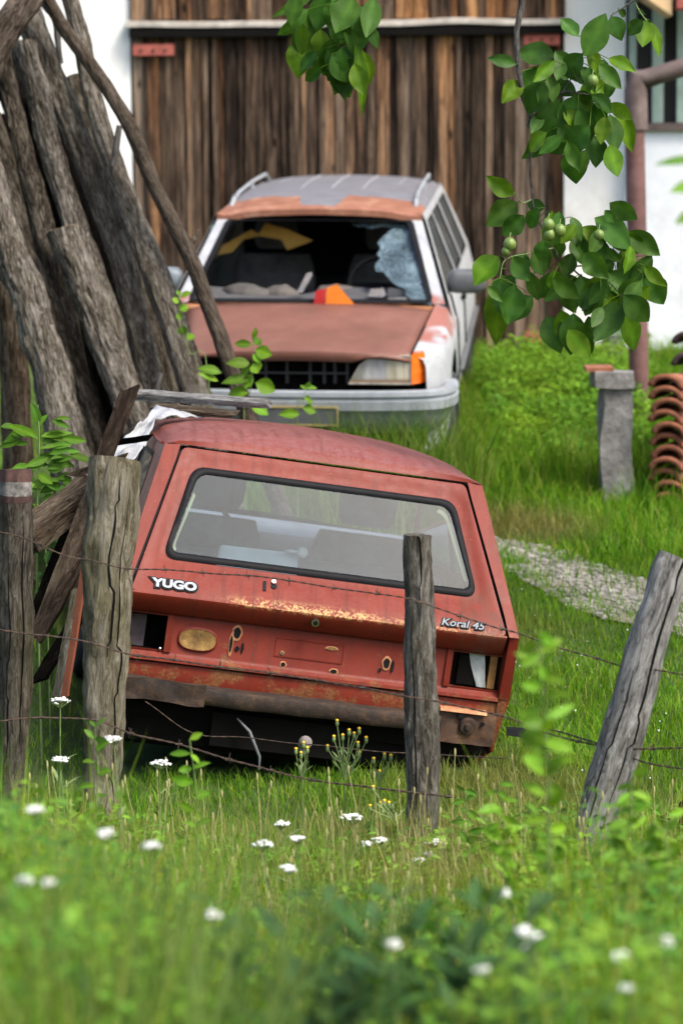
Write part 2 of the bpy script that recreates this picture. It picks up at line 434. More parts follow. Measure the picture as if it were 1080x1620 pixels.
def m_leaf(name, lo, hi, trans=.35, rough=.42, spec=.4, sc=18):
    n = NT(name); t = n.tint(); f = n.noise(n.co(), sc, 4, .6)
    col = n.mix(1.0, n.ramp(f, [(.25, lo), (.75, hi)]), t, 'MULTIPLY')
    return n.leafy(col, trans, rough, spec, n.bump(f, .002, .5))


MT['walnut_leaf'] = m_leaf('walnut_leaf', (.026, .076, .011), (.062, .145, .018), .40, .45, .15)
MT['weed_leaf'] = m_leaf('weed_leaf', (.070, .172, .018), (.125, .26, .026), .4, .5, .12)
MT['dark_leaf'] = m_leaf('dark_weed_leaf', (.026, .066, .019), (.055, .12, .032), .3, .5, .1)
MT['lime_leaf'] = m_leaf('lime_leaf', (.12, .27, .016), (.20, .38, .026), .42, .5, .2)
MT['nut'] = plain('green_walnut_husk', (.115, .175, .03), .5, .35, 60)
MT['twig'] = m_bark('twig_bark', (.05, .045, .04), (.14, .13, .12), (.26, .24, .22))
MT['stem'] = plain('green_stem', (.14, .20, .06), .6, .3, 20)
MT['stem_brown'] = plain('brown_stem', (.16, .11, .06), .7, .3, 20)


def m_grass(name, trans=.4):
    n = NT(name); return n.leafy(n.tint(), trans, .6, .10)


MT['grass'] = m_grass('grass_blades', .5)
MT['petal'] = plain('white_petal', (.56, .57, .53), .8, .3, 60)
MT['yellowpetal'] = plain('yellow_petal', (.75, .46, .02), .7, .2, 60)


def m_ground():
    n = NT('soil_and_turf'); co = n.co(); f = n.noise(co, 3, 6, .65); g = n.noise(co, 40, 5, .7)
    c = n.ramp(f, [(.3, (.035, .06, .015)), (.55, (.06, .10, .025)), (.75, (.11, .10, .045))])
    c = n.mix(n.ramp(g, [(.45, 0.0), (.7, .5)]), c, (.03, .035, .014))
    return n.pbr(c, .95, n.bump(g, .02, .7), spec=.15)


MT['ground'] = m_ground()


def m_gravel():
    n = NT('pale_gravel'); co = n.co(); v = n.n('ShaderNodeTexVoronoi'); n.put(v.inputs['Vector'], co); v.inputs['Scale'].default_value = 28
    f = n.noise(co, 2.4, 5, .6); g = n.noise(co, 60, 4)
    s = n.n('ShaderNodeSeparateColor'); n.put(s.inputs[0], v.outputs['Color'])
    c = n.ramp(s.outputs[0], [(.1, (.14, .122, .098)), (.5, (.24, .215, .18)), (.9, (.36, .335, .29))])
    c = n.mix(n.ramp(f, [(.42, .0), (.60, .7)]), c, (.17, .15, .10))
    return n.pbr(c, .95, n.bump(v.outputs['Distance'], .02, .8), spec=.2)


MT['gravel'] = m_gravel()

# ------------------------------------------------------------------ ground
def build_ground():
    mb = MB()
    xs = [-300, -120, -50, -20, -9, -6, -4.5] + [-3.6 + .12 * i for i in range(61)] + [4.5, 6, 9, 20, 50, 120, 300]
    ys = [-300, -120, -40, -15, -6, -2] + [-.5 + .5 * i for i in range(8)] + [3.6 + .12 * i for i in range(138)] + [20.5, 21.5, 24, 30, 50, 120, 300]
    rows = [[Vector((x, y, gz(max(-6, min(6, x)), max(-.5, min(24, y))))) for x in xs] for y in ys]
    mb.grid(rows); return tag(mb.build('ground', MT['ground'], smooth=60), kind='structure')


build_ground()
# gravel track: a ragged strip that lies a little above the turf
PATH = [(4.2, 10.4), (3.0, 11.0), (2.2, 11.5), (1.5, 12.02), (1.2, 12.5), (.94, 13.0), (.6, 13.5)]
PW = [.46, .42, .37, .31, .26, .2, .13]


def path_d(x, y):
    """signed share across the track: <1 inside"""
    best = 9
    for i in range(len(PATH) - 1):
        a = Vector(PATH[i]); b = Vector(PATH[i + 1]); p = Vector((x, y)); ab = b - a
        t = min(1, max(0, (p - a).dot(ab) / ab.length_squared)); d = (p - a - ab * t).length / lerp(PW[i], PW[i + 1], t)
        best = min(best, d)
    return best


def build_path():
    mb = MB(); N = 70; rows = []
    for k in range(N + 1):
        u = k / N * (len(PATH) - 1); i = min(int(u), len(PATH) - 2); t = u - i
        c = Vector(PATH[i]).lerp(Vector(PATH[i + 1]), t); d = (Vector(PATH[i + 1]) - Vector(PATH[i])).normalized(); nrm = Vector((-d.y, d.x))
        wd = lerp(PW[i], PW[i + 1], t)
        row = []
        for j in range(13):
            s_ = -1 + j / 6; s_ *= wd * (1 + .18 * noise.noise((k * .35, j, 5)))
            q = c + nrm * s_; row.append(Vector((q.x, q.y, gz(q.x, q.y) + .012 + .008 * noise.noise((q.x * 9, q.y * 9, 1)))))
        rows.append(row)
    mb.grid(rows); tag(mb.build('gravel_path', MT['gravel'], smooth=60), kind='structure')
    st = MB()
    for k in range(2600):
        i = rnd.randrange(len(PATH) - 1); t = rnd.random(); c = Vector(PATH[i]).lerp(Vector(PATH[i + 1]), t)
        d = (Vector(PATH[i + 1]) - Vector(PATH[i])).normalized(); nrm = Vector((-d.y, d.x))
        q = c + nrm * rnd.uniform(-1, 1) * lerp(PW[i], PW[i + 1], t) * 1.05
        r = rnd.uniform(.006, .02); z = gz(q.x, q.y) + .014
        st.sphere((q.x, q.y, z), r, 5, 3, (rnd.uniform(.8, 1.4), rnd.uniform(.8, 1.4), .6), (1, 1, 1))
    tag(st.build('loose_gravel', plain('gravel_stone', (.27, .25, .215), .9, .5, 9), smooth=60), 'pale loose stones lying on the gravel track', 'gravel', kind='stuff')


build_path()

# ------------------------------------------------------------------ barn
BY = 19.2
bx0, bx1 = at(210, 300, BY).x, at(892, 300, BY).x
z_lint, z_sill = at(500, 42, BY).z, at(500, 590, BY).z
barn = empty('barn', ((bx0 + bx1) / 2, BY, 1.0), 'white plastered barn with a big dark plank door behind the grey car', 'barn')
BL = barn.location


def rel(p, o): return Vector(p) - o


m = MB()
xr = at(988, 300, BY).x
m.box((bx0 - 5, BY, .0), (bx0, BY + .35, 6.2)); m.box((bx1, BY, .0), (xr, BY + .35, 6.2))
m.box((bx0, BY, 4.7), (bx1, BY + .35, 6.2)); m.box((bx0 - 5, BY + .35, 0), (xr, BY + 6, 6.0))
m.v = [rel(p, BL) for p in m.v]; m.build('wall', MT['plaster'], barn)
m = MB()
m.add([rel(p, BL) for p in ((bx0 - 5.4, BY - .5, 6.15), (xr + .3, BY - .5, 6.15), (xr + .3, BY + 3, 8), (bx0 - 5.4, BY + 3, 8), (xr + .3, BY + 6.5, 6.15), (bx0 - 5.4, BY + 6.5, 6.15))], [(0, 1, 2, 3), (3, 2, 4, 5)])
m.build('roof', MT['tile'], barn, solid=.12)


def planks(z0, z1, y, wmin, wmax, x0, x1):
    m = MB(); x = x0
    while x < x1 - .02:
        wd = rnd.uniform(wmin, wmax); wd = min(wd, x1 - x)
        if x1 - x - wd < .06: wd = x1 - x
        col = (rnd.random(), rnd.random(), rnd.random())
        dy = rnd.uniform(-.012, .012)
        xa, xb = x + rnd.uniform(.002, .006), x + wd - rnd.uniform(.002, .008)
        rows = []
        for k in range(9):
            t = k / 8; z = lerp(z0 + rnd.uniform(-.03, .02) * (k == 0), z1, t); q = .004 * noise.noise((x * 5, t * 3, 2))
            rows.append([Vector((xa + q, y + dy + .03, z)), Vector((xa + q, y + dy + .004, z)), Vector((xa + q + .006, y + dy, z)), Vector((xb + q - .006, y + dy, z)), Vector((xb + q, y + dy + .004, z)), Vector((xb + q, y + dy + .03, z))])
        m.grid([[rel(p, BL) for p in r] for r in rows], col)
        if rnd.random() < .45:   # cover strip over the joint
            cc = (rnd.random() * .6, rnd.random(), rnd.random() * .5)
            m.box(rel((xb - .02, y + dy - .022, z0 + .0), BL), rel((xb + .016, y + dy - .001, z1), BL), None, cc)
        x += wd
    return m


m = planks(z_sill, z_lint - .02, BY - .02, .055, .12, bx0 + .015, bx1 - .015)
door = m.build('door', MT['wood'], barn)
m = planks(z_lint + .05, 4.7, BY - .04, .09, .18, bx0 + .01, bx1 - .01); m.build('gable_boarding', MT['wood'], barn)
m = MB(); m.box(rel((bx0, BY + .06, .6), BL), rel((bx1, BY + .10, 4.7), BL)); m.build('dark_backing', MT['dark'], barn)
m = MB()
for k in range(24):
    xa, xb = lerp(bx0 - .02, bx1 + .02, k / 24), lerp(bx0 - .02, bx1 + .02, (k + 1) / 24)
    za, zb = [z_lint + .016 * noise.noise((q * 1.7, 0, 4)) for q in (xa, xb)]
    for dy0, dz0, dy1, dz1 in ((-.11, .0, -.11, .035), (-.11, .035, -.02, .05), (-.02, -.0, -.11, .0)):
        m.quad(*[rel(p, BL) for p in ((xa, BY + dy0, za + dz0), (xb, BY + dy0, zb + dz0), (xb, BY + dy1, zb + dz1), (xa, BY + dy1, za + dz1))])
m.build('drip_board', plain('weathered_board', (.42, .38, .33), .85, .3, 10), barn)
m = MB(); m.box(rel((bx0, BY - .10, z_lint - .07), BL), rel((bx1, BY - .03, z_lint - .004), BL)); m.build('lintel_shade_strip', MT['dark'], barn)  # solid near-black strip painting the shade below the drip board
for (xa, xb, y) in ((210, 275, 79), (828, 885, 62), (829, 872, 533), (212, 262, 545)):
    pa, pb = at(xa, y, BY - .06), at(xb, y, BY - .06)
    h = .042
    m = MB(); m.box((0, -.016, -h), (pb.x - pa.x, .012, h)); o = m.build('hinge_strap', MT['redwood'], door, bevel=.004)
    o.location = rel(pa, BL)
    for k in range(3): m = MB(); m.sphere(((pb.x - pa.x) * (.2 + .3 * k), -.02, 0), .012, 8, 5); m.build('bolt', MT['rust'], o, smooth=True)
# stone sill
m = MB(); x = bx0 - .1
while x < xr:
    wd = rnd.uniform(.18, .4); m.box(rel((x, BY - .22 - rnd.uniform(0, .05), .7), BL), rel((x + wd - .012, BY - .05, z_sill - .03 + rnd.uniform(-.04, .03)), BL), None, None, .012); x += wd
m.build('foundation', MT['stone'], barn, bevel=.012)

# ------------------------------------------------------------------ house with porch on the right
HY = 19.1
hx0 = at(990, 300, HY).x
zl = at(1040, 205, HY).z
house = empty('house', (hx0, HY, 1.0), 'white house wall with a band of green slatted windows beyond the porch post', 'house')
HL = house.location
m = MB(); m.box(rel((hx0, HY, .3), HL), rel((hx0 + 5, HY + 5, zl), HL)); m.build('wall', MT['plaster_cool'], house)
m = MB(); m.box(rel((hx0 + .02, HY + .12, zl), HL), rel((hx0 + 5, HY + 5, 5.2), HL)); m.build('dark_wall', plain('dark_stained_boards', (.02, .018, .016), .7, .3), house)
wf = MB(); wf.box(rel((hx0 - .01, HY - .05, zl - .005), HL), rel((hx0 + 5, HY + .13, zl + .05), HL)); wf.build('window_sill', MT['pipe'], house)
shut = plain('pale_green_slat', (.25, .33, .28), .45, .3, 3)
for k in range(26):
    x = hx0 + .03 + k * .17 + rnd.uniform(-.015, .015); wd = rnd.uniform(.05, .085)
    m = MB(); m.box(rel((x, HY + .02, zl + .052), HL), rel((x + wd, HY + .06, 4.6), HL)); m.build('shutter_slat', shut, house, bevel=.004)
m = MB(); m.add([rel(p, HL) for p in ((hx0 + .0, HY - .75, 4.5), (hx0 + 5, HY - .75, 4.5), (hx0 + 5, HY + 3, 6.4), (hx0 + .0, HY + 3, 6.4))], [(0, 1, 2, 3)]); m.build('roof', MT['tile'], house, solid=.14)
e0, e1 = at(1005, -10, HY - .6), at(1062, 24, HY - .6)
m = MB()
zb = e1.z
m.add([rel(p, HL) for p in ((e0.x, HY - .62, e0.z + .02), (e1.x, HY - .62, zb), (e1.x, HY - .62, zb + .5), (e0.x, HY - .62, zb + .5), (e0.x, HY - .3, e0.z + .02), (e1.x, HY - .3, zb), (e1.x, HY - .3, zb + .5), (e0.x, HY - .3, zb + .5))],
      [(0, 1, 2, 3), (4, 7, 6, 5), (0, 4, 5, 1), (1, 5, 6, 2), (2, 6, 7, 3), (3, 7, 4, 0)])
m.build('eave_bracket', plain('new_pine', (.62, .42, .22), .7, .15, 4), house)
m = MB(); m.box(rel((at(1068, 0, HY - .6).x, HY - .66, at(0, 24, HY - .6).z), HL), rel((at(1068, 0, HY - .6).x + .5, HY - .5, 4.2), HL)); m.build('eave_fascia', MT['redwood'], house, bevel=.01)

PYY = 16.2
pt, pb_ = at(1004, 110, PYY), at(1008, 700, PYY)
porch = empty('porch_post', (pb_.x, PYY, gz(pb_.x, PYY)), 'red brown porch post with a bent pipe rail in front of the white house', 'post')
PL = porch.location
m = MB(); m.tube([rel((pb_.x + .01, PYY, gz(pb_.x, PYY) - .1), PL), rel((pb_.x, PYY, 1.6), PL), rel((pt.x, PYY, at(0, 215, PYY).z), PL)], .062, 14); m.build('post_shaft', MT['steelpost'], porch, smooth=50)
m = MB(); q = at(1015, 125, PYY); q2 = at(1090, 103, PYY)
m.tube([rel((pt.x + .01, PYY, at(0, 214, PYY).z), PL), rel((pt.x + .005, PYY, at(0, 150, PYY).z), PL), rel((pt.x + .02, PYY, at(0, 132, PYY).z), PL), rel(q + Vector((.02, 0, .0)), PL), rel(q.lerp(q2, .5), PL), rel(q2, PL), rel(q2 + Vector((1.6, 0, .35)), PL)], [.074, .072, .070, .062, .058, .058, .058], 14); m.build('pipe_rail', MT['pipe'], porch, smooth=50)
m = MB(); e = q2 + Vector((1.6, 0, .35)); m.tube([rel((e.x, PYY, .6), PL), rel(e, PL)], .06, 12); m.build('post_shaft', MT['pipe'], porch, smooth=50)

# ------------------------------------------------------------------ car helpers
def cr(p0, p1, p2, p3, t):
    return 0.5 * ((2 * p1) + (p2 - p0) * t + (2 * p0 - 5 * p1 + 4 * p2 - p3) * t * t + (3 * p1 - p0 - 3 * p2 + p3) * t ** 3)


def refine(pts, k):
    pts = [Vector(p) for p in pts]; out = []
    for i in range(len(pts) - 1):
        a = pts[i - 1] if i else pts[0] * 2 - pts[1]; d = pts[i + 2] if i + 2 < len(pts) else pts[-1] * 2 - pts[-2]
        out += [cr(a, pts[i], pts[i + 1], d, j / k) for j in range(k)]
    return out + [pts[-1]]


def refine2(rows, k, l):
    rows = [refine(r, k) for r in rows]
    cols = [refine([r[j] for r in rows], l) for j in range(len(rows[0]))]
    return [[c[i] for c in cols] for i in range(len(cols[0]))]


def mir(p): return Vector((-p[0], p[1], p[2]))


def loft(stations, skip=(), rows=None, sub=3):
    """side skin for both flanks; stations are lists of points bottom to top"""
    mb = MB()
    for sgn in (1, -1):
        for i in range(len(stations) - 1):
            for j in range(len(stations[i]) - 1):
                if (i, j) in skip or (rows and not rows[0] <= j < rows[1]): continue
                q = [Vector(p) for p in (stations[i][j], stations[i + 1][j], stations[i + 1][j + 1], stations[i][j + 1])]
                if sgn < 0: q = [mir(p) for p in q]
                mb.quad(*q)
    return mb


def glass_quads(stations, cells, sgn, inset=.006):
    mb = MB()
    for (i, j) in cells:
        q = [Vector(p) for p in (stations[i][j], stations[i + 1][j], stations[i + 1][j + 1], stations[i][j + 1])]
        if sgn < 0: q = [mir(p) for p in q]
        c = sum(q, Vector()) / 4
        mb.quad(*[p + Vector((-sgn * inset, 0, 0)) for p in q])
    return mb


def rim_strip(poly, wdt, nrm, thick, mb=None, col=None):
    """flat frame of width wdt round a closed polygon (outwards negative)"""
    mb = mb or MB(); n = len(poly); c = sum(poly, Vector()) / n
    inner = []
    for i, p in enumerate(poly):
        a, b = poly[i - 1], poly[(i + 1) % n]; t = (b - a).normalized(); d = nrm.cross(t)
        if d.dot(c - p) < 0: d = -d
        inner.append(p + d * wdt)
    o2 = [p + nrm * thick for p in poly]; i2 = [p + nrm * thick for p in inner]
    for i in range(n):
        k = (i + 1) % n
        mb.quad(o2[i], o2[k], i2[k], i2[i], col); mb.quad(poly[i], poly[k], o2[k], o2[i], col); mb.quad(inner[i], i2[i], i2[k], inner[k], col)
    return mb


def rquad(cs, r, n=6):
    """rounded polygon through corner list"""
    out = []
    m_ = len(cs)
    for i in range(m_):
        p = Vector(cs[i]); a = (Vector(cs[i - 1]) - p); b = (Vector(cs[(i + 1) % m_]) - p)
        s_ = p + a.normalized() * r; e_ = p + b.normalized() * r
        for k in range(n + 1):
            t = k / n; out.append(s_ * (1 - t) ** 2 + p * 2 * t * (1 - t) + e_ * t * t)
    return out


def text_mesh(body, size, mat, parent, name, M, offset=0.0, ext=.002, shear=0.0, spacing=1.0):
    cu = bpy.data.curves.new(name, 'FONT'); cu.body = body; cu.size = size; cu.offset = offset; cu.extrude = ext; cu.shear = shear
    cu.align_x = 'CENTER'; cu.align_y = 'CENTER'; cu.space_character = spacing; cu.resolution_u = 4
    t = bpy.data.objects.new('tmp', cu); COL.objects.link(t)
    dg = bpy.context.evaluated_depsgraph_get(); me = bpy.data.meshes.new_from_object(t.evaluated_get(dg))
    bpy.data.objects.remove(t); bpy.data.curves.remove(cu)
    me.transform(M); me.materials.clear(); me.materials.append(mat); me.name = name
    o = bpy.data.objects.new(name, me); COL.objects.link(o); o.parent = parent; return o


def pose_matrix(yaw, pitch, roll, loc):
    return Matrix.Translation(loc) @ Matrix.Rotation(R(yaw), 4, 'Z') @ Matrix.Rotation(R(pitch), 4, 'X') @ Matrix.Rotation(R(roll), 4, 'Y')


def wheel(parent, c, r, wd, side, tm, rm):
    """tyre with a rim as its child; axle along x"""
    o = bpy.data.objects.new('wheel', None); COL.objects.link(o); o.parent = parent; o.location = c; o.empty_display_size = .1
    prof = [(-.5, .62), (-.52, .78), (-.48, .93), (-.36, .99), (0, 1.0), (.36, .99), (.48, .93), (.52, .78), (.5, .62)]
    m = MB(); rows = []
    for k in range(33):
        th = 2 * math.pi * k / 32
        rows.append([Vector((a * wd, b * r * math.cos(th), b * r * math.sin(th))) for a, b in prof])
    m.grid(rows); m.build('tyre', tm, o, smooth=50)
    m = MB(); pr = [(side * .44, .64), (side * .40, .58), (side * .22, .52), (side * .12, .40), (side * .22, .24), (side * .30, .12), (side * .30, .0)]
    rows = [[Vector((a * wd, b * r * math.cos(2 * math.pi * k / 32), b * r * math.sin(2 * math.pi * k / 32))) for a, b in pr] for k in range(33)]
    m.grid(rows); m.build('rim', rm, o, smooth=40)


def seat(parent, c, mat, wd=.48, back=.62, lean=.25, name='seat', hr=True, face=1):
    """car seat; face=1 looks along +y"""
    m = MB()
    def pad(lo, hi, lean_=0, rr=.05):
        n = 6
        rows = []
        for i in range(n + 1):
            z = lerp(lo[2], hi[2], i / n); ee = 1 - .18 * abs(2 * i / n - 1) ** 3
            y_off = -face * lean_ * (z - lo[2]); ring = []
            for k in range(12):
                th = 2 * math.pi * k / 12 + math.pi / 12
                sx = math.copysign(abs(math.cos(th)) ** .4, math.cos(th)); sy = math.copysign(abs(math.sin(th)) ** .4, math.sin(th))
                ring.append(Vector((c[0] + (lo[0] + hi[0]) / 2 + sx * (hi[0] - lo[0]) / 2 * ee, c[1] + (lo[1] + hi[1]) / 2 + sy * (hi[1] - lo[1]) / 2 * ee + y_off, c[2] + z)))
            rows.append(ring + [ring[0]])
        m.grid(rows); m.add(rows[-1][:-1], [tuple(range(12))]); m.add(rows[0][:-1], [tuple(range(11, -1, -1))])
    pad((-wd / 2, -.26, .0), (wd / 2, .26, .16))
    yb = -face * .24
    pad((-wd / 2, yb - .07, .12), (wd / 2, yb + .07, .12 + back), lean)
    if hr: pad((-wd * .27, yb - .05 - face * lean * back, .16 + back), (wd * .27, yb + .05 - face * lean * back, .34 + back), lean * .5)
    return m.build(name, mat, parent, smooth=50)


# ------------------------------------------------------------------ the red hatchback
def build_red():
    M = pose_matrix(8.151, -1.714, 8.917, (-.1856, 9.5954, .0154))
    car = empty('hatchback_car', None, 'abandoned faded red hatchback seen from behind, tilted and stripped of its lamps and bumper', 'car', mat=M)
    ty = lambda z: .43 * (z - .70) / .535      # the sloping tailgate plane
    S0 = [(.69, .08, .18), (.755, .07, .24), (.788, .05, .45), (.778, 0, .70), (.762, .058, .772), (.655, .395, 1.19), (.640, .442, 1.245)]
    roof0 = [(.640, .442, 1.245), (.585, .452, 1.262), (.42, .468, 1.280), (.21, .474, 1.287), (0, .475, 1.289)]
    base = [(.70, .17), (.76, .24), (.785, .45), (.782, .70), (.755, .80), (.662, 1.19), (.645, 1.245)]
    rbase = [(.645, 1.245), (.59, 1.285), (.42, 1.322), (.21, 1.338), (0, 1.343)]
    def st(yb, yt, dx=0, dz=0): return [(x + dx, lerp(yb, yt, max(0, min(1, (z - .8) / .4))), z + dz) for x, z in base]
    def rt(y, dx=0, dz=0): return [(x + dx * (x > 0), y, z + dz) for x, z in rbase]
    ST = [S0, st(.40, .66), st(1.25, 1.25), st(1.33, 1.33), st(2.28, 1.72), st(2.42, 1.84)]
    nose = [(.68, 2.75, .20), (.74, 2.75, .25), (.765, 2.75, .45), (.755, 2.75, .70), (.73, 2.75, .76), (.66, 2.75, .80), (.64, 2.75, .81)]
    nose2 = [(.66, 3.12, .24), (.70, 3.12, .28), (.72, 3.13, .45), (.71, 3.12, .64), (.69, 3.11, .68), (.63, 3.10, .71), (.61, 3.10, .715)]
    cowl = [(x, 2.44, min(z, .80 + .05 * k / 6)) for k, (x, z) in enumerate(base)]
    cowl[5] = (.70, 2.46, .835); cowl[6] = (.67, 2.47, .845)
    skip = {(1, 4), (3, 4)}
    mb = loft(ST, skip); mb2 = loft([ST[5], cowl], {(0, 4), (0, 5)}); mb3 = loft([cowl, nose, nose2])
    for q in (mb2, mb3): mb.add(q.v, q.f)
    # fuller C pillar: rear face strip between the body edge and the tailgate gap
    shutL = [(.739, ty(.70), .70), (.722, ty(.772), .772), (.596, ty(1.185), 1.185), (.579, ty(1.249), 1.249)]
    for s_ in (1, -1):
        a = [Vector((s_ * p[0], p[1], p[2])) for p in (S0[3], S0[4], S0[5], S0[6])]; b = [Vector((s_ * p[0], p[1], p[2])) for p in shutL]
        for k in range(3): mb.quad(a[k], a[k + 1], b[k + 1], b[k]) if s_ < 0 else mb.quad(a[k], b[k], b[k + 1], a[k + 1])
        # lower rear corner
        for (x0, z0, x1, z1) in ((.755, .24, .788, .45), (.788, .45, .778, .70)):
            y0 = .07 if z0 < .4 else .05; y1 = .05 if z1 < .6 else 0
            mb.quad(Vector((s_ * x0, y0, z0)), Vector((s_ * x1, y1, z1)), Vector((s_ * .742, y1 + .012, z1)), Vector((s_ * .742, y0 + .005, z0)))
        mb.quad(Vector((s_ * .742, .0, .70)), Vector((s_ * .742, .10, .70)), Vector((s_ * .742, .14, .24)), Vector((s_ * .742, .075, .24)))
    # hood and front, windscreen stays open
    hood = refine2([[Vector((x * f, y, z + c * (1 - abs(x)))) for x in (-1, -.5, 0, .5, 1)] for f, y, z, c in ((.67, 2.47, .845, .03), (.64, 2.75, .81, .03), (.61, 3.10, .715, .02), (.6, 3.14, .66, .01))], 2, 2)
    mb.grid(hood); mb.quad(Vector((-.6, 3.14, .66)), Vector((.6, 3.14, .66)), Vector((.6, 3.12, .26)), Vector((-.6, 3.12, .26)))
    body = mb.build('body', MT['red'], car, smooth=32, weld=True)
    # roof
    rows = []
    for y, dx, dz in ((.475, 0, 0), (.60, 0, .0), (.95, 0, .004), (1.45, 0, .0), (1.84, -.005, -.03)):
        half = [Vector(p) for p in (roof0 if y == .475 else rt(y, dx, dz))]
        if y == .60: half = [Vector((p.x, lerp(p.y, .62, .9), p.z - .012)) for p in half]
        rows.append([mir(p) for p in half[:-1]] + half[::-1])
    full = refine2(rows, 4, 4)
    mb = MB(); mb.grid(full)
    # header between the roof edge and the tailgate gap
    top = full[0]; n = len(top)
    low = [Vector((max(-.579, min(.579, p.x)), ty(1.249) , 1.249)) for p in top]
    mid = [t.lerp(l, .35) + Vector((0, -.006, .004)) for t, l in zip(top, low)]
    mb.grid([low, mid, top])
    mb.build('roof', MT['red_roof'], car, smooth=38, weld=True)
    # gutters
    for s_ in (1, -1):
        m = MB(); m.tube([(s_ * (.648 + .004 * (k > 0)), y, z) for k, (y, z) in enumerate(((.52, 1.241), (.66, 1.243), (1.2, 1.247), (1.8, 1.225)))], .006, 6); m.build('rain_gutter', MT['red'], car, smooth=True)
        g = glass_quads(ST, [(1, 4)], s_); gl = g.build('quarter_window', MT['sideglass'], car)
        poly = [Vector(p) for p in g.v]; nr = Vector((s_ * .97, 0, .25)); rim_strip(poly, .022, nr, .008).build('seal', MT['black'], gl)
        g = glass_quads(ST, [(3, 4)], s_); gl = g.build('door_window', MT['sideglass'], car)
        rim_strip([Vector(p) for p in g.v], .02, nr, .008).build('seal', MT['black'], gl)
    # tailgate
    tn = Vector((0, -.535, .43)).normalized()
    P = lambda x, z, o=0: Vector((x, ty(z), z)) + tn * o
    outer_c = [(-.572, 1.242), (.572, 1.242), (.732, .70), (-.732, .70)]
    win_c = [(-.525, 1.176), (.527, 1.176), (.617, .829), (-.620, .829)]
    def loop(c, r, o=0, k=7, seg=10):
        pts = rquad([Vector((x, z, 0)) for x, z in c], r, k); out = []
        for i, p in enumerate(pts):
            q = pts[(i + 1) % len(pts)]
            if (i + 1) % (k + 1) == 0: out += [p.lerp(q, j / seg) for j in range(seg)]
            else: out.append(p)
        return [P(p.x, p.y, o) for p in out]
    def grow(c, d): return [(x + (d if x > 0 else -d), z + (d if z > 1 else -d)) for x, z in c]
    L0 = loop(outer_c, .022, -.012); L0b = loop(grow(outer_c, -.003), .022, 0); L1 = loop(grow(win_c, .042), .075, 0); L1b = loop(grow(win_c, .03), .068, -.007); L2 = loop(win_c, .055, -.008); L2i = loop(win_c, .055, -.03)
    mb = MB(); mb.grid([l + [l[0]] for l in (L0, L0b, L1, L1b, L2, L2i)])
    # crease and the lip turning under
    lipr = []
    for y, z in ((0, .7035), (-.006, .697), (-.004, .688), (.018, .655), (.040, .628), (.05, .622), (.09, .622)):
        lipr.append([Vector((x, y, z)) for x in (-.729, -.4, 0, .4, .729)])
    mb.grid(lipr)
    for s_ in (-1, 1): mb.add([(s_ * .729, y, z) for y, z in ((0, .7035), (-.006, .697), (-.004, .688), (.018, .655), (.040, .628), (.09, .622), (.09, .75))], [(0, 1, 2, 3, 4, 5, 6)])
    tg = mb.build('tailgate', MT['red'], car, smooth=35, weld=True)
    # dark groove behind the gap
    G0 = [Vector((p.x, max(p.y, -.004 + .03), max(p.z, .708))) for p in loop(grow(outer_c, .018), .03, -.028)]; G1 = loop(grow(outer_c, -.03), .03, -.028)
    mb = MB(); mb.grid([G0 + [G0[0]], G1 + [G1[0]]]); mb.build('door_seal', MT['black'], car)
    # rear window
    R0 = loop(win_c, .055, -.004); R1 = loop(grow(win_c, -.006), .052, .004); R2 = loop(grow(win_c, -.022), .045, .003); R3 = loop(grow(win_c, -.027), .042, -.008)
    gl_ = MB(); gl_.add(loop(grow(win_c, -.012), .05, -.006), [tuple(range(len(R0)))]); gw = gl_.build('rear_window', MT['glass'], tg)
    mb = MB(); mb.grid([l + [l[0]] for l in (R0, R1, R2, R3)]); mb.build('rubber_seal', MT['black'], tg, smooth=60)
    # yellowed inner frame edge showing through the glass
    J0 = loop(grow(win_c, -.03), .04, -.02); J1 = loop(grow(win_c, -.04), .04, -.026)
    k0 = len(J0)
    mb = MB(); mb.grid([[J0[i] for i in range(18, 36)], [J1[i] for i in range(18, 36)]]); mb.grid([[J0[i] for i in range(54, k0)], [J1[i] for i in range(54, k0)]])
    mb.build('inner_trim', plain('yellowed_trim', (.20, .18, .10), .8), tg)
    # badges
    ax, az = Vector((1, 0, 0)), Vector((0, .43, .535)).normalized()
    def TM(x, z, o): 
        p = P(x, z, o); return Matrix(((ax.x, az.x, tn.x, p.x), (ax.y, az.y, tn.y, p.y), (ax.z, az.z, tn.z, p.z), (0, 0, 0, 1)))
    sc = Matrix.Diagonal((1.18, 1, 1, 1))
    b = text_mesh('YUGO', .049, MT['black'], tg, 'badge', TM(-.566, .7335, .003) @ sc, .0085, .002)
    text_mesh('YUGO', .049, MT['badge'], b, 'lettering', TM(-.566, .7335, .007) @ sc, .0024, .002)
    sk = Matrix.Diagonal((1.05, 1, 1, 1))
    b = text_mesh('Koral 45', .046, MT['black'], tg, 'badge', TM(.552, .7225, .003) @ sk, .0045, .002, .25)
    text_mesh('Koral 45', .046, plain('tarnished_silver', (.10, .125, .15), .45, .5, 60), b, 'lettering', TM(.552, .7225, .006) @ sk, .0006, .002, .25)
    # lock, washer hole, slot
    mb = MB(); mb.tube([P(-.186, .775, -.002), P(-.186, .775, .004)], .012, 14); mb.build('wiper_hole', MT['black'], tg)
    mb = MB(); mb.tube([P(-.188, .788, .0), P(-.188, .788, .012)], .008, 12); mb.build('washer_jet', MT['chrome'], tg, smooth=40)
    mb = MB(); mb.box((-.006, -.022, -.002), (.006, .022, .003), TM(-.222, .772, .001)); mb.build('wiper_stub', MT['black'], tg)
    lk = MB(); lk.tube([(-.018, .012, .668), (-.018, -.012, .664)], [.017, .0155], 16); lo = lk.build('lock', MT['chrome'], tg, smooth=40)
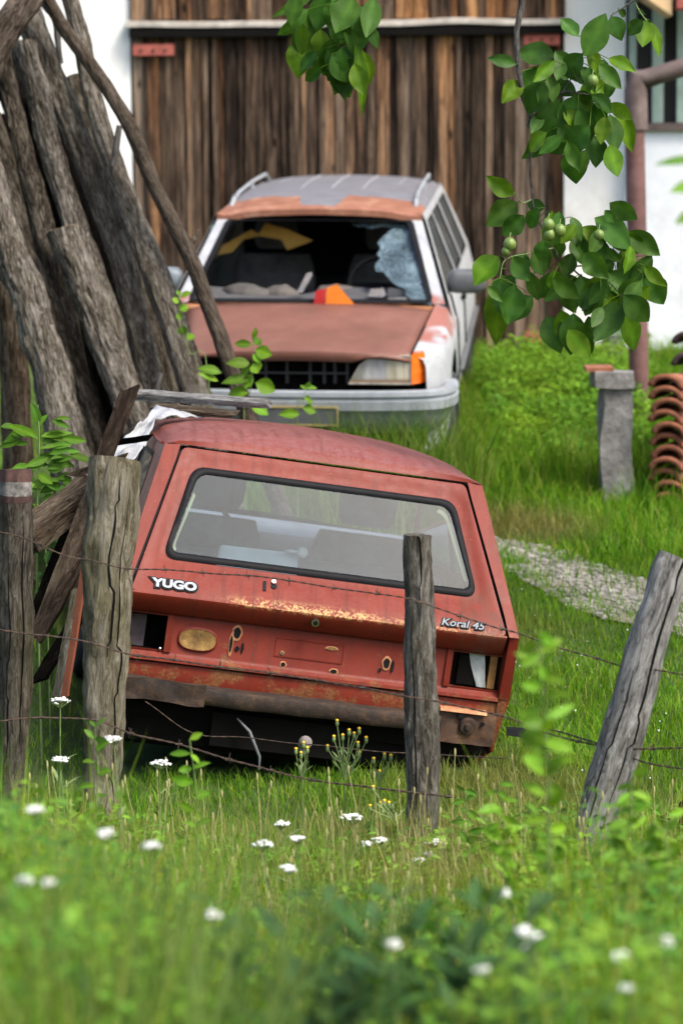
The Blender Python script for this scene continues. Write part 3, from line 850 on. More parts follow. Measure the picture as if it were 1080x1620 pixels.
    lk = MB(); lk.tube([(-.018, -.0125, .664), (-.018, -.0155, .6635)], .009, 12); lk.build('keyhole', MT['black'], lo)
    # recessed lower panel
    mb = MB()
    xs = [-.571, -.3, 0, .3, .543]
    prof = [(.115, .64), (.072, .622), (.068, .60), (.07, .475), (.062, .462), (.045, .452), (.043, .440), (.052, .436)]
    mb.grid([[Vector((x, y, z)) for x in xs] for y, z in prof])
    # flanges below and beside the lamps
    for x0, x1 in ((-.742, -.571), (.543, .742)):
        mb.grid([[Vector((x, y, z)) for x in (x0, (x0 + x1) / 2, x1)] for y, z in ((.068, .480), (.070, .470), (.062, .462), (.045, .452), (.043, .440), (.052, .436))])
        mb.grid([[Vector((x, .068, z)) for x in (x0, x1)] for z in (.612, .64)])
    for xa, xb in ((-.571, -.545), (.520, .543)):
        mb.box((xa, .058, .476), (xb, .075, .622))
    # valance
    mb.grid([[Vector((x, y, z)) for x in (-.742, -.4, 0, .4, .742)] for y, z in ((.072, .434), (.058, .430), (.055, .40), (.06, .36), (.075, .30))])
    rp = mb.build('rear_panel', MT['red'], car, smooth=35)
    mb = MB(); mb.box((-.742, .056, .4335), (.742, .074, .438)); mb.build('panel_seam', MT['black'], rp)
    # raised number plate field
    poly = [Vector(p) for p in ((-.148, .0675, .585), (.118, .0675, .585), (.118, .0685, .508), (-.148, .0685, .508))]
    rim_strip(poly, .006, Vector((0, -1, 0)), .0015).build('plate_field', MT['red'], rp)
    # filler opening: a rusty yellow cup behind an oval hole rim
    mb = MB(); n = 28; c = Vector((-.447, .064, .536))
    def oval(rx, rz, y): return [Vector((c.x + rx * math.copysign(abs(math.cos(t)) ** .8, math.cos(t)), y, c.z + rz * math.copysign(abs(math.sin(t)) ** .8, math.sin(t)))) for t in [2 * math.pi * k / n for k in range(n + 1)]]
    mb.grid([oval(.078, .048, .0665), oval(.074, .044, .0615), oval(.070, .040, .0605)]); cup = mb.build('filler_rim', MT['red'], rp, smooth=50)
    mb = MB(); mb.grid([oval(.071, .041, .0612), oval(.058, .032, .0635), oval(.03, .015, .0655), oval(.001, .001, .066)]); mb.build('filler_recess', MT['rust_yellow'], cup, smooth=50)
    # torn slots and bolt holes
    def hole(x, z, rx, rz, rim=True, mat='black'):
        c2 = Vector((x, .066, z)); mb = MB(); k = 14
        el = lambda f, y: [c2 + Vector((rx * f * math.cos(2 * math.pi * i / k) * (1 + .12 * math.sin(i * 2.3 + x * 40)), y, rz * f * math.sin(2 * math.pi * i / k))) for i in range(k)]
        mb.add(el(1, -.0015), [tuple(range(k))]); h = mb.build('bolt_hole', MT[mat], rp)
        if rim:
            mb = MB(); a, b2 = el(1.0, -.002), el(1.45, -.0003); mb.grid([a + [a[0]], b2 + [b2[0]]]); mb.build('rust_edge', MT['rust_orange'], h)
    hole(-.300, .580, .014, .022); hole(-.318, .535, .006, .034); hole(-.292, .520, .009, .010, False); hole(-.272, .525, .005, .022, False)
    hole(-.108, .481, .009, .009); hole(.09, .478, .013, .008); hole(.29, .534, .013, .020); hole(.315, .525, .006, .025, False); hole(.268, .505, .006, .008, False)
    hole(-.118, .525, .006, .006, True, 'chrome'); hole(.07, .565, .018, .006, True, 'rust_yellow')
    # lamp openings: boxes set into the body
    for x0, x1, nm in ((-.742, -.571, 'l'), (.543, .742, 'r')):
        mb = MB(); z0, z1, y0, y1 = .475, .612, .068, .20
        a = [Vector(p) for p in ((x0, y0, z0), (x1, y0, z0), (x1, y0, z1), (x0, y0, z1))]; b2 = [Vector((p.x, y1, p.z)) for p in a]
        for k in range(4): mb.quad(a[k], a[(k + 1) % 4], b2[(k + 1) % 4], b2[k])
        mb.quad(*b2[::-1])
        lb = mb.build('lamp_opening', MT['dark'] if nm == 'l' else MT['rust'], rp)
        if nm == 'l':
            mb = MB(); mb.box((-.735, .13, .478), (-.645, .145, .60)); mb.build('inner_panel', plain('dim_violet_metal', (.07, .055, .06), .8, .4, 20), lb)
            mb = MB(); mb.sphere((-.585, .066, .485), .008, 8, 5); mb.build('bolt', MT['chrome'], lb, smooth=True)
        else:
            mb = MB(); mb.box((.578, .10, .485), (.69, .115, .612)); mb.build('inner_panel', MT['dark'], lb)
            mb = MB(); rows = [[Vector((lerp(lerp(.612, .648, t), lerp(.675, .695, t), s_), .094 + .008 * noise.noise((s_ * 5, t * 5, 0)), lerp(.612, .482, t))) for s_ in [k / 6 for k in range(7)]] for t in [k / 8 for k in range(9)]]
            rows = [[Vector((max(p.x, .605 + (.612 - p.z) * .42), p.y, p.z)) for p in r] for r in rows]
            mb.grid(rows); mb.build('hanging_rag', plain('pale_rag', (.34, .36, .35), .8, .2, 20), lb, smooth=60)
            mb = MB(); mb.box((.698, .085, .482), (.726, .10, .612)); mb.build('rust_flange', m_rust('ochre_rust', (.06, .03, .01), (.24, .11, .025), (.36, .20, .06)), lb)
    # rusty bumper beam and its end bracket
    mb = MB(); prof = [(.06, .366), (.0, .368), (-.030, .364), (-.036, .352), (-.032, .312), (-.024, .302), (.02, .300), (.06, .30)]
    xs = [lerp(-.72, .515, k / 60) for k in range(61)]
    mb.grid([[Vector((x, y + .004 * noise.noise((x * 9, z * 9, 0)), z + .005 * noise.noise((x * 6, 1, 0)) + (.012 * sstep(-.45, -.72, x)))) for y, z in prof] for x in xs])
    for x in (-.72, .515): mb.add([(x, y, z) for y, z in prof], [tuple(range(8))])
    bb = mb.build('bumper_beam', MT['rust_beam'], car, smooth=40)
    mb = MB(); mb.grid([[Vector((x, -.030 + .012 * noise.noise((x * 14, z * 14, 3)), z + .01 * noise.noise((x * 10, 7, z)))) for x in [lerp(-.73, -.40, k / 16) for k in range(17)]] for z in [lerp(.296, .378, k / 6) for k in range(7)]])
    mb.v = [(p[0], p[1] - .012, p[2]) for p in mb.v]; mb.build('crumpled_edge', MT['rust_beam'], bb, smooth=60)
    mb = MB()
    mb.grid([[Vector((x, .03 + .014 * noise.noise((x * 16, z * 16, 1)), z)) for x in [lerp(.515, .742, k / 14) for k in range(15)]] for z in [lerp(.262, .392, k / 10) for k in range(11)]])
    br = mb.build('bumper_bracket', MT['rust'], car, smooth=60)
    mb = MB(); mb.grid([[Vector((x, y, z)) for x in [lerp(.515, .70, k / 6) for k in range(7)]] for y, z in ((.06, .40), (.02, .398), (.012, .385))]); mb.build('bracket_lip', MT['rust_orange'], br)
    mb = MB(); mb.tube([(.632, .03, .335), (.632, .012, .333)], [.036, .030], 16); mb.tube([(.632, .02, .335), (.632, .0, .333)], [.014, .012], 12); mb.build('bolt_boss', MT['rust_beam'], br, smooth=40)
    mb = MB(); mb.tube([(.60, .026, .372), (.60, .0165, .372)], .012, 12); mb.tube([(.69, .026, .35), (.69, .0165, .35)], .008, 12); mb.build('bolt_hole', MT['black'], br)
    # torn flap at the right corner
    mb = MB(); mb.box((.79, .02, .318), (.86, .05, .346), Matrix.Translation((.0, 0, .0)), None, .006); mb.tube([(.855, .035, .322), (.93, .03, .285), (.985, .03, .282)], [.008, .006, .004], 7); mb.build('torn_trim', MT['black'], car)
    # underbody, axle, tow ball
    mb = MB(); mb.box((-.70, .12, .12), (.70, 3.0, .24)); mb.box((-.72, .16, .10), (.72, .9, .30)); mb.box((-.35, .05, .14), (.2, .16, .27)); mb.box((-.735, .10, .22), (.735, .14, .44)); fl = mb.build('underbody', MT['dark'], car)
    mb = MB(); mb.tube([(.005, .10, .20), (.005, .02, .17), (.005, -.02, .175)], .016, 10); mb.sphere((.006, -.025, .205), .027, 14, 9); mb.build('tow_ball', m_rust('dull_steel', (.08, .07, .065), (.17, .15, .14), (.26, .24, .22)), fl, smooth=50)
    mb = MB(); mb.tube([(-.26, .02, .26), (-.21, -.01, .22), (-.16, -.02, .13), (-.155, -.02, .08)], [.004, .007, .006, .003], 8); mb.build('hanging_cable', MT['greypl'], fl, smooth=60)
    for s_, y in ((1, .78), (-1, .78), (1, 2.72), (-1, 2.72)):
        wheel(car, (s_ * .665, y, .20), .25, .155, s_, MT['tire'], MT['rust'])
    # interior
    ins = plain('interior_lining', (.20, .09, .09), .9, .3, 6)
    mb = MB()
    for s_ in (1, -1):
        mb.quad(Vector((s_ * .70, .35, .3)), Vector((s_ * .70, 2.3, .3)), Vector((s_ * .70, 2.3, .79)), Vector((s_ * .70, .16, .79)))
    mb.build('side_lining', ins, car)
    mb = MB(); mb.box((-.66, 1.02, .30), (.66, 1.16, .80), Matrix.Rotation(R(0), 4, 'X'), None, .01); mb.build('rear_seat', MT['seatgrey'], car, bevel=.04)
    mb = MB(); mb.box((-.70, .30, .26), (.70, 2.3, .30)); mb.build('cabin_floor', MT['dark'], car)
    for x in (-.33, .33): seat(car, (x, 1.62, .32), MT['seatgrey'], .46, .48, .22)
    mb = MB(); rows = [[Vector((x, y, z)) for x in (-.72, -.3, 0, .3, .72)] for y, z in ((2.02, .50), (2.0, .74), (2.04, .815), (2.14, .84), (2.42, .85))]; mb.grid(rows); mb.build('dashboard', plain('dash_grey', (.12, .13, .16), .7), car, smooth=40)
    mb = MB(); mb.tube([(-.33 + .17 * math.cos(t), 1.92 + .05 * math.sin(t), .78 + .16 * math.sin(t)) for t in [2 * math.pi * k / 24 for k in range(25)]], .012, 8); mb.build('steering_wheel', MT['black'], car, smooth=True)
    mb = MB(); mb.box((-.36, .62, .62), (-.02, .66, .86), Matrix.Translation((0, 0, 0)) @ Matrix.Rotation(R(0), 4, 'X'), None, .01); mb.build('parcel_board', plain('pale_grey_board', (.36, .40, .43), .8, .15, 5), car, bevel=.015)
    mb = MB(); mb.box((.0, .44, .56), (.34, .60, .76)); mb.build('cardboard_bin', plain('blue_grey_box', (.10, .15, .20), .8, .2, 5), car, bevel=.01)
    mb = MB(); mb.sphere((-.02, .60, .87), .024, 10, 7); mb.sphere((-.06, .60, .87), .016, 8, 5, (2, .6, .5)); mb.build('white_knob', MT['white'], car, smooth=True)
    return car


red = build_red()


# ------------------------------------------------------------------ the grey estate car
def build_grey():
    M = pose_matrix(-4.88, 6.582, .773, (-.2648, 14.2995, .5827)); pv = Vector((0, 1.7, 1.39)); M2 = pose_matrix(-4.88, 4.7, .773, (0, 0, 0)); M = pose_matrix(-4.88, 4.7, .773, M @ pv - M2 @ pv)
    car = empty('estate_car', None, 'wrecked grey estate car with rusty brown bonnet and smashed windscreen before the barn', 'car', mat=M)
    base = [(.78, .20), (.845, .30), (.872, .55), (.862, .80), (.815, .985), (.655, 1.375), (.632, 1.420)]
    rbase = [(.632, 1.425), (.585, 1.462), (.42, 1.490), (.21, 1.502), (0, 1.506)]
    def st(yb, yt, dx=0): return [(x + dx, lerp(yb, yt, max(0, min(1, (z - .98) / .4))), z) for x, z in base]
    ST = [st(1.02, 1.66), st(1.14, 1.78), st(2.30, 2.30), st(2.40, 2.38), st(3.18, 3.12), st(3.28, 3.22), st(4.10, 3.95), st(4.38, 4.12)]
    skip = {(1, 4), (3, 4), (5, 4)}
    mb = loft(ST, skip)
    # front wings with a wheel arch
    wy, wz, wr = .88, .31, .365
    fs = []
    for y, hw in ((.17, .735), (.24, .79), (.36, .835), (.50, .852), (.54, .854), (.62, .857), (.74, .86), (.88, .862), (1.02, .863), (1.14, .864), (1.22, .864), (1.26, .864)):
        d = wr * wr - (y - wy) ** 2; za = wz + math.sqrt(d) if d > 0 else .22
        t = sstep(.15, 1.02, y); zt = lerp(.772, .952, t)
        hx = lerp(.652, .745, t)
        z1 = max(.34 if d <= 0 else za + .03, .0); z2 = max(.55, z1 + .05)
        fs.append([(hw * .97, y, za), (hw, y, z1), (hw + .004, y, z2), (hw - .004, y, max(z2 + .03, lerp(.70, .84, t))), (lerp(hw - .02, .815, t), y, zt - .03 + .0), (hx, y, zt)])
    q = loft(fs); mb.add(q.v, q.f)
    # nose frame round the lamps
    for s_ in (1, -1):
        mb.box((s_ * .66 - .012, .22, .58), (s_ * .66 + .012, .30, .76))
    # rear
    a = ST[-1]
    mb.grid([[Vector((x * s_, y, z)) for x, y, z in a] for s_ in (-1, 1)])
    body = mb.build('body', MT['grey_car'], car, smooth=35, weld=True)
    # arch liners
    for s_ in (1, -1):
        m = MB(); rows = []
        for k in range(17):
            t = math.pi * k / 16; rows.append([Vector((s_ * x, wy + wr * math.cos(t), wz + wr * math.sin(t))) for x in (.852, .60)])
        m.grid(rows); m.quad(Vector((s_ * .60, wy - wr, .2)), Vector((s_ * .60, wy + wr, .2)), Vector((s_ * .60, wy + wr, wz + wr)), Vector((s_ * .60, wy - wr, wz + wr))); m.build('arch_liner', MT['dark'], car)
    # roof
    rows = []
    for y, dx, dz in ((1.665, -.01, -.055), (1.78, -.005, -.03), (2.30, 0, 0), (3.2, 0, .0), (4.12, -.01, -.03)):
        half = [Vector((x + dx * (x > 0), y - (.03 * (1 - (x / .63) ** 2) if y < 1.7 else 0), z + dz)) for x, z in rbase]
        if y < 1.9: half[0] = Vector((.632, y, 1.420))
        rows.append([mir(p) for p in half[:-1]] + half[::-1])
    full = refine2(rows, 4, 5); m = MB(); m.grid(full)
    fr = full[0]; m.grid([[p + Vector((0, .0, -.035)) for p in fr], fr])
    rf = m.build('roof', MT['k_roof'], car, smooth=40, weld=True)
    for x in (-.40, -.2, 0, .2, .40):
        m = MB(); z = 1.506 - .025 * (abs(x) / .42) ** 2
        m.tube([(x, 2.5, z - .003), (x, 2.6, z + .002), (x, 3.3, z + .002), (x, 3.95, z - .02)], .009, 6); m.build('roof_rib', plain('pale_rib', (.24, .24, .26), .5), rf, smooth=True)
    for s_ in (1, -1):
        m = MB(); m.tube([(s_ * .575, 1.92, 1.435), (s_ * .572, 2.0, 1.475), (s_ * .57, 2.3, 1.500), (s_ * .57, 3.0, 1.512), (s_ * .565, 3.75, 1.505), (s_ * .56, 3.9, 1.45)], [.014, .013, .012, .012, .013, .015], 8)
        for y in (2.05, 3.0): m.tube([(s_ * .571, y, 1.43), (s_ * .571, y, 1.50)], .014, 8)
        m.build('roof_rail', plain('dull_grey_rail', (.26, .28, .30), .5), car, smooth=60)
        for i, nm in ((1, 'door_window'), (3, 'door_window'), (5, 'quarter_window')):
            g = glass_quads(ST, [(i, 4)], s_, .012); gl = g.build(nm, MT['sideglass'], car)
            rim_strip([Vector(p) for p in g.v], .022, Vector((s_ * .93, 0, .37)), .01).build('seal', MT['black'], gl)
        # door gap lines and handles
        for y in (1.30, 2.35):
            m = MB(); m.tube([(s_ * .858, y, .33), (s_ * .878, y, .55), (s_ * .868, y, .80), (s_ * .823, y, .975)], .006, 5); m.build('door_gap', MT['black'], body)
        m = MB(); m.box((s_ * .868 - .012, 2.12, .84), (s_ * .868 + .016, 2.26, .875)); m.build('door_handle', MT['black'], body, bevel=.008)
        m = MB(); m.tube([(s_ * .876, 1.28, .52), (s_ * .884, 1.4, .52), (s_ * .884, 4.2, .53)], .02, 6); m.build('side_moulding', MT['greypl'], body, smooth=True)
    # windscreen surround
    wn = Vector((0, -.41, .70)).normalized()
    W = lambda x, t, o=0: Vector((x, lerp(1.018, 1.68, t), lerp(.950, 1.392, t))) + wn * o
    ws = rquad([W(-.735, 0), W(.735, 0), W(.57, 1), W(-.57, 1)], .07, 6)
    rim_strip(ws, .035, wn, .006).build('windscreen_frame', MT['black'], car)
    for s_ in (1, -1):
        m = MB(); m.grid([[W(s_ * lerp(.725, .56, t), t, .004), W(s_ * lerp(.80, .625, t), t, .0)] for t in [k / 10 for k in range(11)]] if s_ < 0 else [[W(s_ * lerp(.80, .625, t), t, .0), W(s_ * lerp(.725, .56, t), t, .004)] for t in [k / 10 for k in range(11)]])
        m.build('windscreen_pillar', MT['grey_car'], car, smooth=60)
    # what is left of the glass, traced on the plane of the windscreen
    inv = M.inverted()
    def on_ws(px, py):
        o = inv @ Vector((0, 0, CAM_H)); d = inv.to_3x3() @ (CAM_R @ Vector(((px - 540) / FPX, -(py - 810) / FPX, -1)))
        p0 = W(0, 0, .001); t = (p0 - o).dot(wn) / d.dot(wn); return o + d * t
    shard = [(553, 349), (561, 358), (574, 357), (587, 361), (603, 357), (622, 360), (607, 372), (597, 384), (602, 392), (596, 402), (602, 408), (593, 418), (594, 428), (606, 430), (615, 440), (621, 446), (628, 452), (636, 455), (642, 458), (641, 467), (655, 476), (668, 480), (682, 482), (672, 440), (660, 395), (651, 362), (640, 353), (600, 350)]
    pts = [on_ws(*p) for p in shard]; m = MB(); m.add(pts, [tuple(range(len(pts)))])
    m.v = [tuple(v) for v in m.v]; sh = m.build('windscreen_shard', MT['shatter'], car, solid=.005)
    bm = bmesh.new(); bm.from_mesh(sh.data); bmesh.ops.triangulate(bm, faces=bm.faces); bm.to_mesh(sh.data); bm.free()
    shard = [(336, 350), (360, 349), (380, 352), (366, 356), (350, 362), (342, 378), (334, 398), (330, 420), (322, 432), (318, 428), (326, 395)]
    pts = [on_ws(*p) for p in shard]; m = MB(); m.add(pts, [tuple(range(len(pts)))]); sh = m.build('windscreen_shard', MT['shatter'], car, solid=.005)
    bm = bmesh.new(); bm.from_mesh(sh.data); bmesh.ops.triangulate(bm, faces=bm.faces); bm.to_mesh(sh.data); bm.free()
    # bonnet
    rows = []
    for k in range(13):
        v = k / 12; r = []
        for i in range(17):
            u = -1 + i / 8; hw = lerp(.648, .738, v); y = lerp(.145 - .06 * (1 - u * u), 1.00 - .02 * (1 - u * u), v)
            z = lerp(.768, .932, v ** .92) + .028 * (1 - u * u) * (1 - .3 * v) - .018 * (abs(u) ** 6)
            r.append(Vector((u * hw, y, z)))
        rows.append(r)
    lip = []
    for i in range(17):
        p = rows[0][i]; dz = .052 if abs(p.x) < .33 else lerp(.052, .014, min(1, (abs(p.x) - .33) / .10))
        lip.append(Vector((p.x, p.y - .012, p.z - dz)))
    m = MB(); m.grid([lip] + rows); hd = m.build('bonnet', MT['primer'], car, smooth=38, solid=.02)
    for s_ in (1, -1):
        m = MB(); m.tube([(s_ * .651, .15, .776), (s_ * .700, .6, .866), (s_ * .7425, 1.0, .942)], .006, 5); m.build('bonnet_gap', MT['black'], hd)
    # cowl
    m = MB(); m.grid([[Vector((x, y, z)) for x in [lerp(-.74, .74, k / 12) for k in range(13)]] for y, z in ((.99, .90), (1.0, .932), (1.05, .94), (1.07, .962), (1.10, .964))]); m.build('cowl', MT['rust_orange'], car)
    # grille opening, radiator bars
    m = MB(); m.box((-.70, .22, .40), (.70, .30, .77)); m.build('engine_bay', MT['dark'], car)
    m = MB()
    for x in (-.36, -.27, -.17, -.05, .08, .16, .22, .29): m.box((x - .008, .17, .60), (x + .008, .21, .73))
    m.box((-.64, .16, .655), (.3, .18, .667)); m.build('grille', plain('dark_grille', (.035, .035, .036), .6), car, bevel=.003)
    # headlight
    hl = [(.300, .608), (.648, .605), (.648, .770), (.425, .766), (.36, .715)]
    m = MB(); n = len(hl); f = [Vector((x, .125 + .10 * max(0, x - .3) ** 1.5 - .0, z)) for x, z in hl]; b = [Vector((x, .24, z)) for x, z in hl]
    m.add(f, [tuple(range(n))])
    for k in range(n): m.quad(f[k], b[k], b[(k + 1) % n], f[(k + 1) % n])
    h = m.build('headlight', MT['lens_clear'], car, bevel=.008)
    rim_strip([p + Vector((0, -.001, 0)) for p in f], .010, Vector((0, -1, 0)), .004).build('lens_frame', plain('rusty_chrome', (.34, .31, .26), .5, .4, 20), h)
    il = [(.653, .606), (.742, .612), (.722, .782), (.653, .776)]
    m = MB(); f = [Vector((x, .145 + .8 * max(0, x - .653), z)) for x, z in il]; b = [Vector((x - .01, .28, z)) for x, z in il]; m.add(f, [(0, 1, 2, 3)])
    for k in range(4): m.quad(f[k], b[k], b[(k + 1) % 4], f[(k + 1) % 4])
    m.build('indicator', MT['lens_orange'], car, bevel=.008)
    il = [(-.653, .606), (-.742, .612), (-.722, .782), (-.653, .776)]
    m = MB(); f = [Vector((x, .145 + .8 * max(0, -x - .653), z)) for x, z in il][::-1]; b = [Vector((p.x + .01, .28, p.z)) for p in f]; m.add(f, [(0, 1, 2, 3)])
    for k in range(4): m.quad(f[k], b[k], b[(k + 1) % 4], f[(k + 1) % 4])
    m.build('indicator', MT['lens_orange'], car, bevel=.008)
    # bumper wrapping the nose
    path = [(-.875, .47), (-.885, .36), (-.87, .20), (-.79, .065), (-.6, .0), (-.3, -.03), (0, -.04), (.3, -.03), (.6, .0), (.79, .065), (.87, .20), (.885, .36), (.875, .47)]
    path = refine([Vector((x, y, 0)) for x, y in path], 4)
    prof = [(.05, .588), (.0, .594), (-.02, .586), (-.024, .562), (-.012, .556), (-.012, .542), (-.024, .536), (-.022, .485), (-.004, .472), (.015, .43), (.05, .37), (.08, .345)]
    m = MB(); rows = []
    for i, p in enumerate(path):
        t = (path[min(i + 1, len(path) - 1)] - path[max(0, i - 1)]).normalized(); nn = Vector((t.y, -t.x, 0))
        rows.append([p + nn * -d + Vector((0, 0, z)) for d, z in prof])
    m.grid(rows); bp = m.build('bumper', MT['bumper'], car, smooth=35)
    m = MB(); m.box((-.26, -.075, .402), (.26, -.066, .410)); m.box((-.26, -.075, .412), (-.252, -.066, .50)); m.box((.252, -.075, .412), (.26, -.066, .50)); m.box((-.26, -.075, .502), (.26, -.066, .512)); m.build('plate_holder', plain('yellowed_plate_frame', (.34, .27, .10), .7), bp)
    m = MB(); m.box((-.249, -.070, .412), (.249, -.064, .50)); m.build('plate_backing', MT['greypl'], bp)
    m = MB(); m.box((-.70, .1, .25), (.70, .3, .42)); m.build('front_valance', MT['dark'], car)
    # mirrors
    for s_ in (1, -1):
        m = MB(); rows = []
        for k in range(9):
            t = k / 8; x = s_ * lerp(.80, 1.03, t); e = (1 - abs(2 * t - 1) ** 4) ** .5 * .35 + .65
            e = e if 0 < k < 8 else .55
            ring = [Vector((x, 1.30 + .075 * math.copysign(abs(math.cos(a)) ** .6, math.cos(a)) * e, 1.055 + .072 * math.copysign(abs(math.sin(a)) ** .6, math.sin(a)) * e)) for a in [2 * math.pi * j / 16 for j in range(17)]]
            rows.append(ring)
        m.grid(rows); m.add(rows[-1][:-1], [tuple(range(16))]); m.add(rows[0][:-1], [tuple(range(16))])
        m.build('door_mirror', MT['greypl'] if s_ > 0 else plain('slate_plastic', (.14, .17, .19), .5), car, smooth=50)
    for s_, y in ((1, wy), (-1, wy), (1, 3.5), (-1, 3.5)):
        wheel(car, (s_ * .785, y, .27), .30, .19, s_, MT['tire'], m_rust('brown_wheel_rust', (.05, .03, .02), (.13, .085, .05), (.24, .17, .11)))
    # interior
    m = MB(); m.box((-.70, 1.1, .25), (.70, 4.1, .34)); m.build('cabin_floor', MT['dark'], car)
    for x in (-.36, .36): seat(car, (x, 2.15, .44), plain('worn_seat_cloth', (.075, .07, .07), .9, .5, 7), .52, .52, .25, face=-1)
    for k, (x, y, z, r_) in enumerate(((-.42, 1.36, .95, .10), (-.22, 1.40, .95, .08), (.12, 1.42, .95, .09), (.44, 1.38, .94, .08))):
        m = MB(); m.sphere((0, 0, 0), r_, 14, 9, (1.5, .8, .75)); m.v = [tuple(Vector(p) * (1 + .28 * noise.noise(Vector(p) * 14 + Vector((k * 5, 0, 0))))) for p in m.v]; m.build('crumpled_lining', plain('grey_brown_lining_%d' % k, (.06 + .02 * k, .055 + .015 * k, .05 + .012 * k), .9, .5, 12), car, smooth=60, loc=(x, y, z))
    m = MB(); m.box((-.66, 3.2, .36), (.66, 3.36, 1.05)); m.build('rear_seat', MT['darkgrey'], car, bevel=.05)
    m = MB(); m.grid([[Vector((x, y, z + .03 * math.sin(x * 7) * (y > 1.3))) for x in [lerp(-.74, .74, k / 16) for k in range(17)]] for y, z in ((1.09, .93), (1.25, .965), (1.42, .97), (1.52, .93), (1.55, .75), (1.5, .5))]); m.build('dashboard', MT['darkgrey'], car, smooth=50)
    m = MB(); m.tube([(.36 + .18 * math.cos(t), 1.66 + .06 * math.sin(t), .98 + .165 * math.sin(t)) for t in [2 * math.pi * k / 28 for k in range(29)]], .014, 8); m.tube([(.36, 1.5, .9), (.36, 1.66, .97)], .03, 8); m.box((.20, 1.64, .96), (.52, 1.665, 1.0)); m.build('steering_wheel', MT['black'], car, smooth=50)
    m = MB(); m.box((-.02, 2.8, 1.30), (.0, 2.82, 1.40)); m.box((-.62, 2.9, .9), (.62, 2.94, 1.36)); m.build('dark_load_screen', MT['dark'], car)
    for pts_ in ([(345, 402), (352, 388), (398, 362), (412, 372), (385, 378), (368, 398)], [(408, 372), (420, 352), (455, 362), (495, 380), (455, 395), (445, 378)]):
        pr = []
        for px, py in pts_:
            o = inv @ Vector((0, 0, CAM_H)); d = inv.to_3x3() @ (CAM_R @ Vector(((px - 540) / FPX, -(py - 810) / FPX, -1))); t = (2.02 - o.y) / d.y; pr.append(o + d * t)
        m = MB(); m.add(pr, [tuple(range(len(pr)))]); o = m.build('sagging_roof_foam', MT['yellow'], car, solid=.02)
        bm = bmesh.new(); bm.from_mesh(o.data); bmesh.ops.triangulate(bm, faces=bm.faces); bm.to_mesh(o.data); bm.free()
    return car, M, W


grey, GM, GW = build_grey()

# ------------------------------------------------------------------ things lying on the grey car
def on_cowl(px, py, y_loc):
    inv = GM.inverted(); o = inv @ Vector((0, 0, CAM_H)); d = inv.to_3x3() @ (CAM_R @ Vector(((px - 540) / FPX, -(py - 810) / FPX, -1)))
    return GM @ (o + d * ((y_loc - o.y) / d.y))


def slab_px(mb, pts, y_loc, depth, col=None):
    f = [on_cowl(*p, y_loc) for p in pts]; b = [on_cowl(*p, y_loc + depth) * 1 for p in pts]
    n = len(f); mb.add(f, [tuple(range(n))], col); mb.add(b, [tuple(range(n - 1, -1, -1))], col)
    for k in range(n): mb.quad(f[k], b[k], b[(k + 1) % n], f[(k + 1) % n], col)


t = empty('tail_lamp', on_cowl(530, 485, 1.02), 'broken orange and red tail lamp lying on the cowl of the grey car', 'lamp')
m = MB(); slab_px(m, [(514, 486), (517, 455), (533, 449), (563, 484), (562, 488)], 1.0, .10); m.v = [rel(p, t.location) for p in m.v]; m.build('orange_lens', MT['orange'], t, bevel=.006)
m = MB(); slab_px(m, [(495, 487), (499, 460), (516, 455.5), (513, 486)], 1.0, .10); m.v = [rel(p, t.location) for p in m.v]; m.build('red_lens', MT['redpart'], t, bevel=.006)
for nm, pts, mat, lab, cat, dp in (
        ('crumpled_cup', [(582, 468), (586, 457), (606, 455), (610, 466), (604, 470)], 'white', 'white crumpled plastic piece on the cowl behind the red scrap', 'scrap', .06),
        ('food_carton', [(614, 486), (614, 471), (642, 470), (642, 486)], 'white', 'small white carton on the cowl at the corner of the smashed windscreen', 'carton', .06),
        ('cork_block', [(643, 486), (643, 473), (650, 474), (650, 487)], 'tan', 'small tan block beside the white carton on the cowl', 'block', .05),
        ('red_scrap', [(593, 486), (596, 476), (610, 474), (612, 486)], 'redpart', 'small red plastic scrap on the cowl left of the white carton', 'scrap', .05),
        ('grey_tray', [(612, 470), (614, 455), (640, 458), (642, 469)], 'greypl', 'dull grey tray lying behind the white carton inside the windscreen', 'tray', .05),
        ('white_stick', [(470, 461), (485, 432), (493, 430), (494, 435), (478, 463)], 'white', 'white stick leaning inside the smashed windscreen of the grey car', 'stick', .02)):
    m = MB(); slab_px(m, pts, 1.06 if nm not in ('white_stick', 'grey_tray', 'crumpled_cup') else 1.16, dp); c = Vector(m.v[0]); m.v = [rel(p, c) for p in m.v]
    tag(m.build(nm, MT[mat], None, loc=c, bevel=.004), lab, cat)

